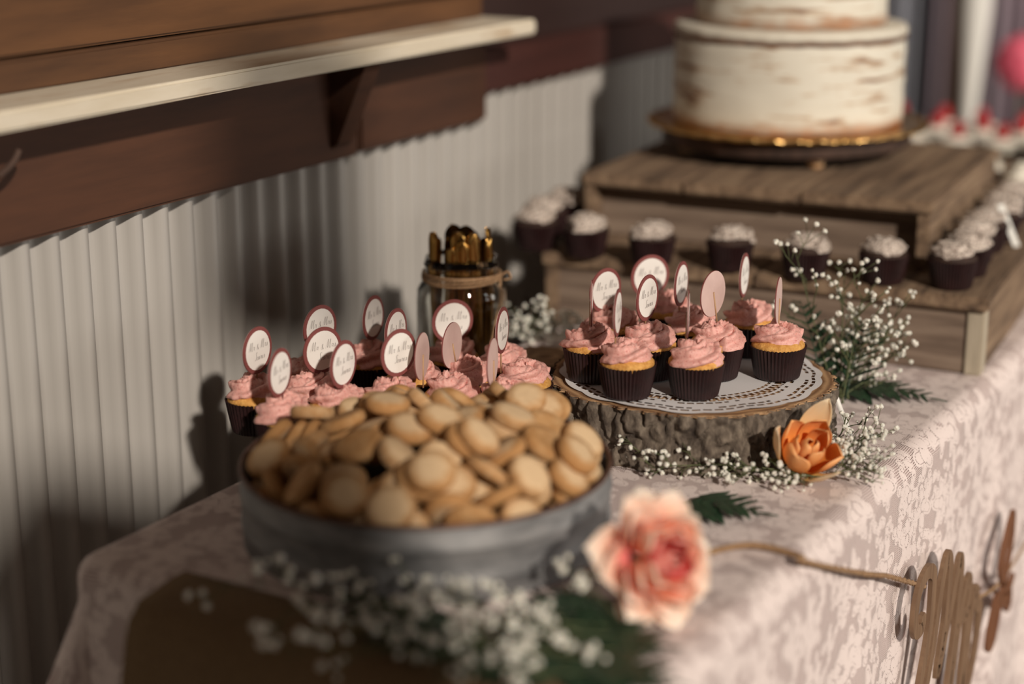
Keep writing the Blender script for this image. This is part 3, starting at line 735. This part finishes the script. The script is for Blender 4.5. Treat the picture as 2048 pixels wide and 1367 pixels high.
# white price card leaning over the cupcake row
pc0, pc1 = P(2032, 492, ZC + .004), None
pc1 = PD(1999, 408, pc0)
dv = (pc1 - pc0); wd = Vector((.003, .005, 0))
o = obj('white_card', mesh_from([pc0-wd, pc0+wd, pc1+wd, pc1-wd] + [p + Vector((.0015, -.001, 0)) for p in (pc0-wd, pc0+wd, pc1+wd, pc1-wd)], [(3, 2, 1, 0), (4, 5, 6, 7), (0, 1, 5, 4), (1, 2, 6, 5), (2, 3, 7, 6), (3, 0, 4, 7)], False), 'white')
tag(o, 'narrow white card leaning beside the chocolate cupcakes', 'card')

# ================================================================== CAKE
CK0 = P(1572, 254, .985); CK0.z = UH + Z2
D2 = (Vector((0, 0, CZ)) - CK0).length
t = thing('cake_stand', 'dark round wooden slab stand on pale ball feet under the cake', 'cake stand', CK0)
SR = .186
for k in range(4):
    a = math.radians(-60 + 8 + 90*k); v, f = ico(3, .012)
    obj('ball_foot', mesh_from([(x, y, z*.9) for x, y, z in v], f), 'foot', t, loc=(SR*.82*math.cos(a), SR*.82*math.sin(a), .0105))
obj('slab', mesh_from(*lathe([(.001, .018), (SR*.97, .018), (SR, .022), (SR, .040), (SR*.985, .044), (.001, .044)], 96, lambda r, z, a, k: (r*(1+.006*noise.noise(Vector((math.cos(a)*6, math.sin(a)*6, z*60)))), z))), 'slab', t)
zb = CK0.z + .0445
def gb(r, z, a, k): return r*(1 + (.010*math.sin(a*38) if r > .19 else 0)), z + (.0012*math.sin(a*38) if r > .19 else 0)
tag(obj('cake_board', mesh_from(*lathe([(.001, 0), (.198, .0005), (.208, .001), (.209, .0045), (.203, .0055), (.19, .0045), (.001, .0045)], 304, gb)), 'gold', loc=(CK0.x, CK0.y, zb)), 'scalloped gold foil board under the cake', 'cake board')
zc = zb + .005
t = thing('wedding_cake', 'two tier semi naked wedding cake with streaked cream icing', 'cake', (CK0.x, CK0.y, zc), (0, 0, .6))
def tier(R, h, seed):
    prof = [(.001, 0), (R*.985, 0), (R, .004)] + [(R, h*k/12) for k in range(1, 12)] + [(R*.995, h-.003), (R*.985, h), (.001, h+.001)]
    return mesh_from(*lathe(prof, 128, lambda r, z, a, k: (r + (.0018*noise.noise(Vector((math.cos(a)*4, math.sin(a)*4, z*70+seed))) if r > .05 else 0), z)))
BR, BH = .1700, .129
obj('bottom_tier', tier(BR, BH, 1), cake_mat('semi_naked_icing', BH, .010), t)
def lip(r, z, a, k): return r + .0012*noise.noise(Vector((math.cos(a)*9, math.sin(a)*9, 3))), z + (.0022*noise.noise(Vector((math.cos(a)*8, math.sin(a)*8, 7))) if z < .01 else 0)
obj('sponge_line', mesh_from(*lathe([(BR*.9, -.003), (BR+.0012, -.003), (BR+.0012, .003), (BR*.9, .003)], 128, lip, cap=False)), pm('exposed_sponge', (.09, .035, .018), (.2, .085, .04), 80, .9, .4), t, loc=(0, 0, BH-.0035+.003))
obj('icing_cap', mesh_from(*lathe([(BR*.5, 0), (BR*.99, .001), (BR+.001, .002), (BR+.0015, .009), (BR-.001, .0145), (BR*.96, .0155), (.001, .0155)], 128, lip)), pm('cream_icing', (.72, .69, .59), (.66, .62, .52), 30, .55, .2), t, loc=(0, 0, BH+.001))
obj('top_tier', tier(.140, .13, 5), cake_mat('semi_naked_icing_top', .13, .012), t, loc=(0, 0, BH+.0165))

# ================================================================== FAR END OF THE TABLE: DESSERT CUPS, POST, PINK FLOWER
cupv = mesh_from(*lathe([(.001, 0), (.019, 0), (.026, .045), (.0252, .045), (.0184, .001), (.001, .001)], 32, cap=False))
fillv = mesh_from(*lathe([(.001, .0012), (.0182, .0015), (.0248, .042), (.022, .047), (.012, .051), (.001, .053)], 32))
bv, bf = ico(2, 1); berm = mesh_from([(x*.011*(1-.25*z), y*.011*(1-.25*z), z*.014) for x, y, z in bv], bf)
rz = P(1990, 302, T+.1); RS = Vector((rz.x, rz.y, ZT))
yb = 3.19
t = thing('wooden_riser', 'brown plank riser holding the strawberry dessert cups', 'riser', (-.86, yb, ZT))
for i in range(3): obj('plank', boxm(-.26+.2*i, -.062+.2*i, -.04, .42, .0, .06, .003), 'crate', t)
k = 0
for r_ in range(3):
    for c_ in range(7):
        x = -1.06 + .082*c_ + .02*(r_ % 2); y = yb + .0 + .09*r_
        t = thing('dessert_cup', 'clear cup of white cream topped with a red strawberry', 'dessert cup', (x, y, ZT+.06), (0, 0, k), 'dessert cups on the riser', 1.3)
        obj('cup', cupv, 'plastic', t); obj('cream', fillv, 'whip', t)
        obj('strawberry', berm, 'berry', t, loc=(.004*math.sin(k*2), .004*math.cos(k), .060), rot=(.4*math.sin(k), .4*math.cos(k*3), 0)); k += 1
# plain white frosted cupcakes between crates and riser
for i, (dx_, dy_) in enumerate([(-.004, .53), (-.008, .605), (-.078, .62)]):
    q = q6 + sdir*dy_ + ca @ Vector((dx_, 0, 0)); q.z = ZC + .0005
    t = thing('white_cupcake', 'white frosted cupcake on the low crate behind the chocolate ones', 'cupcake', q, (0, 0, i), 'white cupcakes on the low crate')
    obj('wrapper', WR, 'wrapper', t); o = obj('frosting', FR[i].copy(), None, t); o.data.materials.clear(); o.data.materials.append(M['whip'])
    obj('sponge', SPC, 'choc', t)
# white post (leg of a white stand) at the far end
pp = P(1948, 225, T+.01); pt = Vector((farx(1948, 3.75), 3.75, ZT))
prof = [(.001, 0), (.045, 0), (.046, .006), (.016, .014), (.014, .05), (.022, .16), (.033, .30), (.036, .62), (.030, .64), (.001, .64)]
tag(obj('white_vase', mesh_from(*lathe(prof, 40)), 'white', loc=pt), 'tall white tapered vase standing beyond the dessert cups', 'vase')
pk = Vector((farx(2052, 4.0), 4.0, ZT)); fz = PD(2048, 125, pk).z
t = thing('pink_bloom', 'large bright pink round flower beyond the dessert cups', 'flower', pk)
obj('stem', mesh_from(*tube([(0, 0, .012), (.004, 0, .1), (0, 0, fz-ZT-.03)], .004, 6)), 'stem', t)
obj('base', mesh_from(*lathe([(.001, 0), (.035, 0), (.035, .01), (.006, .016), (.001, .016)], 24)), 'white', t)
v, f = ico(4, .062); obj('flower_head', mesh_from([Vector(p)*(1+.14*noise.noise(Vector(p)*60)) for p in v], f), 'pink', t, loc=(0, 0, fz-ZT))

# ================================================================== ROSES
def petal_mesh(wd, ht, cup, curl, point=0., seed=0, roll=.5):
    nu, nv = 11, 11; v, uv = [], []
    for j in range(nv):
        t = j/(nv-1)
        for i in range(nu):
            u = i/(nu-1)*2-1
            prof = (math.sin(PI*min(1, .12+.80*t))**.6 if t < .55 else math.sqrt(max(0, 1-((t-.55)/.45)**2.4))*.985) if point == 0 else math.sin(PI*(.06+.94*t))**.75*(1-.15*t)
            hw = wd*.5*max(.04, prof)
            ang = u*cup*(.6+.4*t); rad = hw/max(cup*.5, .05)*.5
            x = math.sin(ang)*rad*2*.5*2*.5 if cup > .1 else u*hw
            y = -(1-math.cos(ang))*rad if cup > .1 else 0
            back = curl*wd*(max(0, t-roll)/(1-roll))**2
            wav = .025*wd*math.sin(u*3.2+seed)*t + .03*wd*noise.noise(Vector((u*1.6, t*2, seed)))
            z = ht*(t - .22*point*0) - back*.35*abs(curl)
            belly = .22*ht*math.sin(PI*t*.9)
            v.append((x, y*1 + belly + wav + back, z)); uv.append((i/(nu-1), t))
    return v, quadgrid(nu, nv), uv
def rose(name, label, loc, axis, up, layers, scale, matfn, sep=True, point=0.):
    ax = Vector(axis).normalized(); x = Vector(up).cross(ax).normalized(); y = ax.cross(x)
    R = Matrix((x, y, ax)).transposed().to_4x4()
    t = thing(name, label, 'rose', loc); t.rotation_euler = R.to_euler(); t.scale = (scale,)*3
    sd = 0
    for li, (n, r, tilt, wd, ht, cup, curl, z0, pt) in enumerate(layers):
        for k in range(n):
            sd += 1; a = 2*PI*(k/n) + li*1.1 + .25*math.sin(sd*1.7)
            v, f, uv = petal_mesh(wd*(1+.1*math.sin(sd)), ht*(1+.08*math.cos(sd*2.2)), cup, curl, pt, sd)
            m = Matrix.Rotation(a, 4, 'Z') @ Matrix.Translation((0, r, z0)) @ Matrix.Rotation(-tilt + .06*math.sin(sd*3), 4, 'X')
            o = obj('petal', mesh_from([m @ Vector(p) for p in v], f, True, uv), matfn(li), t)
            md = o.modifiers.new('s', 'SOLIDIFY'); md.thickness = .012; md.offset = 0
    v, f = ico(2, .16); cx_ = obj('calyx', mesh_from([(x*1, y*1, z*.8-.03) for x, y, z in v], f), 'sepal', t)
    for k in range(5):
        a = 2*PI*k/5; v, f, uv = petal_mesh(.16, .5, .3, .5, 1.)
        m = Matrix.Rotation(a, 4, 'Z') @ Matrix.Translation((0, .1, -.02)) @ Matrix.Rotation(-1.5, 4, 'X'); obj('sepal', mesh_from([m @ Vector(p) for p in v], f), 'sepal', cx_)
    obj('stem', mesh_from(*tube(spline([(0, 0, -.05), (.03, .02, -.4), (.05, .1, -.75)], 5), .045, 8)), 'sepal', t)
    return t
LAY = [(3, .02, .00, .36, .66, 1.7, .02, .18, 0), (3, .07, .08, .52, .72, 1.5, .05, .14, 0), (4, .13, .18, .68, .78, 1.3, .08, .10, 0), (5, .19, .30, .80, .82, 1.2, .13, .06, 0), (5, .25, .44, .92, .86, 1.1, .18, .02, 0),
       (5, .30, .62, 1.05, .90, 1.0, .22, -.03, 0), (6, .33, .82, 1.12, .92, .9, .26, -.07, 0), (5, .34, 1.05, 1.15, .92, .8, .32, -.10, 0)]
rp = P(1318, 1118, ZT+.058)
ax = (TOW*.72 + RIGHT*.50 + UP*.32)
rose('rose', 'large open pink and peach rose leaning against the tin', rp - ax.normalized()*.016, ax, UP, LAY, .050,
     lambda li: 'petal_in' if li < 3 else ('petal_mid' if li < 5 else 'petal_out'))
LAY2 = [(3, .03, .02, .46, .80, 1.6, .02, .06, 0), (3, .12, .10, .74, .92, 1.4, .06, .02, 0), (4, .19, .22, .90, 1.0, 1.2, .12, -.02, 0), (3, .24, .36, .92, 1.3, .9, .18, -.05, 1.)]
op = P(1612, 900, ZT+.037)
ax2 = (TOW*.55 + RIGHT*.22 + UP*.62)
rose('rose', 'small orange rose bud with pointed cream outer petals at the foot of the log slice', op - ax2.normalized()*.026, ax2, UP, LAY2, .052,
     lambda li: 'petal_or' if li < 3 else 'petal_pale', point=1)

# ================================================================== BABY'S BREATH
def bloom_mesh(seed):
    v, f = ico(2, 1.0)
    return mesh_from([Vector(p)*.0024*(1 + .5*noise.noise(Vector(p)*2.6 + Vector((seed, 0, 0)))) for p in v], f, False)
BL = [bloom_mesh(s) for s in (1, 5, 9)]
def sprig(base, tip, spread, n, seed, label, group, zmin=None, size=1.0):
    rnd = random.Random(seed); base = Vector(base); tip = Vector(tip); ax = tip - base; L = ax.length; ax.normalize()
    sx = ax.orthogonal().normalized(); sy = ax.cross(sx)
    zmin = ZT + .003 if zmin is None else zmin
    t = thing('baby_breath_sprig', label, 'flower sprig', base, group=group)
    clampz = lambda p: Vector((p.x, p.y, max(p.z, zmin)))
    bend = (sx*rnd.uniform(-1, 1) + sy*rnd.uniform(-1, 1))*L*.06
    def main(u): return base + ax*L*u + bend*math.sin(PI*u)
    parts = [tube([clampz(main(k/8)) - base for k in range(9)], [.0011*(1-.07*k) for k in range(9)], 5)]
    heads = []; nb = max(4, n//4)
    for b in range(nb):
        u = .25 + .75*(b+.5)/nb; p0 = main(u); an = b*2.4 + rnd.random()
        d = (sx*math.cos(an) + sy*math.sin(an)); ln = spread*(.45+.6*rnd.random())*(1 if u < .85 else .7)
        p1 = clampz(p0 + d*ln*.75 + ax*ln*.8)
        parts.append(tube([clampz(p0) - base, clampz((p0+p1)/2 + ax*ln*.08) - base, p1 - base], [.0007, .0006, .0005], 4))
        m = n//nb
        for k in range(m):
            an2 = rnd.uniform(0, 6.28); e = Vector((rnd.gauss(0, 1), rnd.gauss(0, 1), rnd.gauss(0, .8)+.3)).normalized()*spread*rnd.uniform(.2, .55)
            p2 = clampz(p1 + e + ax*spread*.15); s0 = clampz(p0 + (p1-p0)*rnd.uniform(.55, 1))
            parts.append(tube([s0 - base, (s0+p2)/2 - base + Vector((0, 0, .001)), p2 - base], [.0005, .00045, .0004], 3)); heads.append(p2)
    obj('stem', mesh_from(*join(*parts)), 'stem', t)
    for k, p in enumerate(heads):
        s = rnd.uniform(.65, 1.25)*size
        obj('blossom', BL[k % 3], 'bloom', t, loc=p-base, rot=(rnd.random()*6, rnd.random()*6, rnd.random()*6), scale=(s, s, s*.9))
    return t
sd = 100
# (1) in front of the tin, along the table end
fg = [((1010, 1262, .012), (430, 1165, .035), .034, 44), ((1080, 1290, .012), (560, 1215, .03), .034, 44), ((1150, 1300, .012), (700, 1230, .04), .036, 48), ((1220, 1250, .012), (880, 1180, .052), .034, 40),
      ((1230, 1300, .012), (860, 1270, .03), .034, 48), ((1260, 1270, .012), (1010, 1225, .035), .030, 44), ((1240, 1330, .012), (960, 1330, .03), .030, 44), ((1240, 1240, .02), (1150, 1150, .04), .022, 26),
      ((1050, 1345, .0), (560, 1310, .03), .034, 36), ((1300, 1340, .0), (1040, 1300, .03), .032, 44), ((900, 1290, .0), (800, 1120, .055), .018, 14)]
for i, (a, b, s, n) in enumerate(fg):
    sprig(P(a[0], a[1], ZT+a[2]), P(b[0], b[1], ZT+b[2]), s*1.1, int(n*.62), sd+i, "sprig of white baby's breath lying along the table end before the tin", "baby's breath before the tin", size=1.5)
# (2) around the foot of the log slice
ft = [((1560, 925, .01), (1270, 905, .02), .026, 40), ((1600, 945, .008), (1300, 935, .015), .026, 48), ((1540, 950, .008), (1380, 890, .02), .020, 28), ((1640, 955, .008), (1450, 950, .012), .022, 34),
      ((1660, 955, .008), (1560, 960, .012), .02, 30)]
for i, (a, b, s, n) in enumerate(ft):
    sprig(P(a[0], a[1], ZT+a[2]), P(b[0], b[1], ZT+b[2]), s, n, 200+i, "sprig of white baby's breath lying against the bark of the log slice", "baby's breath at the log slice foot")
rt = [((1600, 935, .012), (1725, 900, .03), .030, 56), ((1620, 925, .012), (1745, 865, .035), .028, 44), ((1640, 955, .01), (1745, 935, .018), .026, 44), ((1650, 900, .02), (1700, 835, .04), .018, 20)]
for i, (a, b, s, n) in enumerate(rt):
    sprig(P(a[0], a[1], ZT+a[2]), P(b[0], b[1], ZT+b[2]), s, n, 300+i, "bushy sprig of white baby's breath beside the orange rose", "baby's breath beside the orange rose")
# (3) tall sprays between the log slice and the crate
b3 = P(1675, 800, ZT+.01)
for i, (tx, ty, s, n) in enumerate([(1690, 540, .036, 30), (1725, 590, .040, 40), (1800, 610, .036, 38), (1745, 680, .040, 44), (1690, 660, .034, 36), (1800, 690, .034, 32), (1590, 500, .042, 26), (1660, 740, .026, 20), (1715, 730, .03, 26)]):
    bb = b3 + Vector((.01*math.sin(i*2), .012*math.cos(i*3), 0)); q = bb + Vector((-.0, .05, 0))
    sprig(bb, PD(tx, ty, q), s, n, 400+i, "tall airy spray of white baby's breath standing before the crate", "baby's breath sprays before the crate", size=1.15)
# (4) behind, between the jar and the doily
for i, (a, b) in enumerate([((1175, 690), (1040, 640)), ((1150, 700), (1080, 628)), ((1185, 705), (1140, 650)), ((1130, 690), (1025, 660))]):
    p0 = P(a[0], a[1], ZT+.012) + Vector((0, .05, 0)); sprig(p0, PD(b[0], b[1], p0), .022, 40, 500+i, "dense clump of white baby's breath between the jar and the doily", "baby's breath behind the log slice", size=1.2)

# ================================================================== FERNS
def leaflet(L, wd):
    n = 8; v, uv = [], []
    for k in range(n+1):
        t = k/n; hw = wd*.5*math.sin(PI*(.1+.88*t))**.8*(1-.35*t)*(1.18 if k % 2 else .86)
        if k == n: hw = .0002
        z = -.12*L*t*t
        v += [(-hw, L*t - (.05*L if k % 2 else 0), z), (0, L*t, z+.0012), (hw, L*t - (.05*L if k % 2 else 0), z)]
    f = []
    for k in range(n): f += [(3*k, 3*k+1, 3*k+4, 3*k+3), (3*k+1, 3*k+2, 3*k+5, 3*k+4)]
    return mesh_from(v, f)
LF = {}
def fern(base, tip, wd, npair, label, group=None, lift=.008):
    base = Vector(base); tip = Vector(tip); ax = tip - base; L = ax.length
    t = thing('fern_frond', label, 'fern', base, group=group); d = ax.normalized(); side = d.cross(UP).normalized()
    path = [d*L*k/8 + UP*lift*math.sin(PI*k/8) for k in range(9)]
    obj('stem', mesh_from(*tube(path, [.0014*(1-.09*k) for k in range(9)], 5)), 'fern', t)
    for k in range(npair):
        u = .12 + .86*k/npair; ln = wd*(1-u)**.7*(.55+.45*min(1, u/.25)) + .006
        for s in (-1, 1):
            key = round(ln, 3)
            if key not in LF: LF[key] = leaflet(ln, ln*.36)
            p = d*L*u + UP*lift*math.sin(PI*u); dirn = (side*s*.85 + d*.6 + UP*.10*math.sin(k*2+s)).normalized()
            zx = UP; xx = dirn.cross(zx).normalized(); zz = xx.cross(dirn)
            o = obj('leaflet', LF[key], 'fern', t, loc=p); o.rotation_euler = Matrix((xx, dirn, zz)).transposed().to_euler()
    key = 'tip'; LF.setdefault(key, leaflet(.02, .006)); o = obj('leaflet', LF[key], 'fern', t, loc=path[-1] - d*.004)
    o.rotation_euler = (0, 0, math.atan2(-d.x, d.y))
    return t
fern(P(1345, 1010, ZT+.004), P(1525, 1025, ZT+.006), .055, 7, 'dark green fern frond poking out behind the pink rose')
fern(P(1640, 770, ZT+.006), P(1868, 797, ZT+.005), .06, 9, 'dark green fern frond lying on the cloth before the crate')
q = P(1650, 800, ZT+.01); fern(q, PD(1600, 600, q + Vector((.0, .07, 0))), .05, 9, 'dark green fern frond rising behind the doily', lift=.01)
q = P(1690, 800, ZT+.01); fern(q, PD(1735, 640, q + Vector((.0, .05, 0))), .045, 9, 'dark green fern frond standing among the tall sprays', lift=.01)
fern(P(1120, 1275, ZT+.004), P(1325, 1290, ZT+.006), .06, 9, 'dark green fern frond under the pink rose')
fern(P(1080, 1330, ZT+.004), P(1345, 1362, ZT+.006), .065, 10, 'dark green fern frond at the table end below the pink rose')
fern(P(1300, 1300, ZT+.003), P(960, 1260, ZT+.012), .06, 11, 'dark green fern frond under the sprigs before the tin')
fern(P(1280, 1230, ZT+.004), P(1040, 1215, ZT+.02), .05, 9, 'dark green fern frond pressed against the tin foot')
fern(P(1010, 1310, ZT+.003), P(720, 1275, ZT+.008), .05, 9, 'dark green fern frond near the burlap runner')

fern(P(1180, 1330, ZT+.003), P(900, 1345, ZT+.010), .055, 10, 'dark green fern frond spread along the table end beneath the sprigs')
fern(P(930, 1265, ZT+.003), P(640, 1205, ZT+.010), .045, 9, 'dark green fern frond tucked under the tin\'s shaded side')
# ================================================================== TWINE, LETTERS, RIBBON
FX = TX1 + .016
def rope(path, r, strands=3, pitchm=.011, seg=6):
    parts = []; fr = frames(path); acc = 0; ds = [0]
    for i in range(1, len(fr)): acc += (fr[i][0]-fr[i-1][0]).length; ds.append(acc)
    for s in range(strands):
        pts = [p + (x*math.cos(2*PI*(d/pitchm + s/strands)) + y*math.sin(2*PI*(d/pitchm + s/strands)))*r*.55 for (p, t, x, y), d in zip(fr, ds)]
        parts.append(tube(pts, r*.62, seg))
    return join(*parts)
lz = ZT + .0035
tw = [P(1390, 1112, lz), P(1470, 1092, lz+.004), P(1530, 1092, lz+.003), P(1600, 1112, lz+.001)]
edge = P(1655, 1130, lz); tw += [Vector((TX1+.004, edge.y, lz-.001)), PX(1720, 1145, FX+.004), PX(1780, 1153, FX+.006), PX(1848, 1172, FX+.008)]
tr = obj('twine', mesh_from(*rope(spline(tw, 26), .0030)), 'twine'); tag(tr, 'jute twine running from the rose over the cloth edge to the wooden letters', 'twine')
tw2 = [PX(1955, 1195, FX+.008), PX(1985, 1178, FX+.010), PX(2010, 1150, FX+.010), PX(2060, 1075, FX+.006), PX(2110, 1020, FX+.006)]
tag(obj('twine', mesh_from(*rope(spline(tw2, 20), .0022)), 'twine'), 'thin jute twine tying the lettering to the dark wooden ampersand', 'twine')
def plyletter(name, label, strokes, X, hw, th, mat):
    parts = []
    for st in strokes:
        pts = [PX(1640 + zx/2.696, 860 + zy/2.696, X) for zx, zy in st]; pl = spline(pts, 7); n = len(pl)
        # round ends
        vv = []; ring = []
        for i, p in enumerate(pl):
            d = pl[min(i+1, n-1)] - pl[max(i-1, 0)]; d.x = 0; d = d.normalized() if d.length else Vector((0, 0, 1))
            nn = Vector((0, -d.z, d.y)); e = min(i, n-1-i); k = hw*min(1, (.55 + .15*e))
            vv += [p + nn*k + Vector((th/2, 0, 0)), p - nn*k + Vector((th/2, 0, 0)), p - nn*k - Vector((th/2, 0, 0)), p + nn*k - Vector((th/2, 0, 0))]
        f = []
        for i in range(n-1):
            a, b = 4*i, 4*i+4
            f += [(a, a+1, b+1, b), (a+1, a+2, b+2, b+1), (a+2, a+3, b+3, b+2), (a+3, a, b, b+3)]
        f += [(3, 2, 1, 0), (4*n-4, 4*n-3, 4*n-2, 4*n-1)]
        parts.append((vv, f))
    o = obj(name, mesh_from(*join(*parts), False), mat); return tag(o, label, 'wooden letters')
mr = [[(548, 990), (545, 1055), (515, 1085), (506, 1030), (518, 920), (545, 820), (582, 758), (606, 775), (604, 860), (594, 1000), (572, 1150), (545, 1300), (520, 1440), (500, 1560)],
      [(545, 1480), (575, 1330), (605, 1150), (632, 960), (655, 800), (682, 685), (697, 710), (692, 800), (672, 1000), (645, 1180), (622, 1335)],
      [(622, 1335), (655, 1180), (690, 1000), (722, 830), (748, 698), (757, 730), (746, 880), (722, 1080), (700, 1250), (680, 1400), (665, 1520)],
      [(690, 1440), (722, 1200), (748, 1010), (772, 880), (796, 800), (802, 840), (790, 940), (768, 1000), (760, 960)],
      [(790, 950), (782, 1080), (762, 1260), (750, 1400), (745, 1500)], [(755, 1440), (785, 1200), (808, 1010), (828, 870), (842, 880), (838, 940), (856, 950), (848, 1060), (822, 1230), (790, 1380), (770, 1500)]]
plyletter('wooden_lettering', 'brown plywood script lettering hung on the lace by jute twine', mr, FX+.012, .0085, .005, 'letter')
am = [[(1042, 432), (1012, 540), (985, 660), (975, 760), (995, 830), (1020, 880), (1008, 950), (985, 920), (955, 900), (930, 990), (908, 1100), (902, 1165), (922, 1150), (945, 1060), (968, 930), (995, 800), (1020, 660), (1036, 540), (1042, 432)], [(1040, 770), (1015, 860), (992, 945)]]
plyletter('wooden_ampersand', 'dark brown plywood ampersand hung on the lace beside the lettering', am, FX+.014, .0065, .005, 'letter_dark')
rb = spline([P(1664, 770, ZT+.055), P(1680, 815, ZT+.03), P(1702, 872, ZT+.008)], 8); vv = []
for p in rb: vv += [p - RIGHT*.0028, p + RIGHT*.0028]
o = obj('white_ribbon', mesh_from(vv, [(2*i, 2*i+1, 2*i+3, 2*i+2) for i in range(len(rb)-1)]), 'ribbon'); md = o.modifiers.new('s', 'SOLIDIFY'); md.thickness = .0006
tag(o, 'narrow white ribbon hanging down beside the log slice', 'ribbon')

# ================================================================== ADDED LIGHT BLOCKERS BEHIND THE CAMERA
def RD(r, d, z): return RIGHT*r - TOW*d + UP*z
t = thing('blocker_cabinet', 'added tall narrow cabinet behind the viewer, shading the table end', 'cabinet', RD(.56, -.55, 0), (0, 0, YW))  # added out of view to throw shade on the left table end
obj('body', boxm(-.14, .14, -.12, .12, .04, 1.93, .004), 'apron', t); obj('plinth', boxm(-.13, .13, -.11, .11, 0, .04, .002), 'slab', t); obj('cornice', boxm(-.155, .155, -.135, .135, 1.93, 1.97, .006), 'apron', t)
for z0, z1 in ((.07, .98), (1.0, 1.9)):
    d_ = obj('door', boxm(-.125, .125, .12, .135, z0, z1, .003), 'panel', t); obj('knob', mesh_from(*xf(ico(2, .012), Matrix.Translation((.10, .146, (z0+z1)/2)))), 'gold', d_)
t = thing('blocker_drum', 'added mauve fabric drum behind the viewer, shading the corrugated wall', 'light blocker', RD(.85, -.5, 2.29))  # added unseen drum, hung only for its shadow on the corrugated wall
obj('fabric_wall', mesh_from(*lathe([(.14, 0), (.13, .27), (.127, .27), (.137, 0)], 48, cap=False)), 'purple', t); obj('fabric_top', mesh_from(*lathe([(.001, .266), (.129, .266), (.129, .27), (.001, .27)], 48)), 'purple', t)
obj('cord', mesh_from(*tube([(0, 0, .27), (0, 0, .95)], .004, 6)), 'slab', t); obj('ceiling_hook', mesh_from(*lathe([(.001, .93), (.05, .93), (.05, .96), (.001, .96)], 24)), 'slab', t)
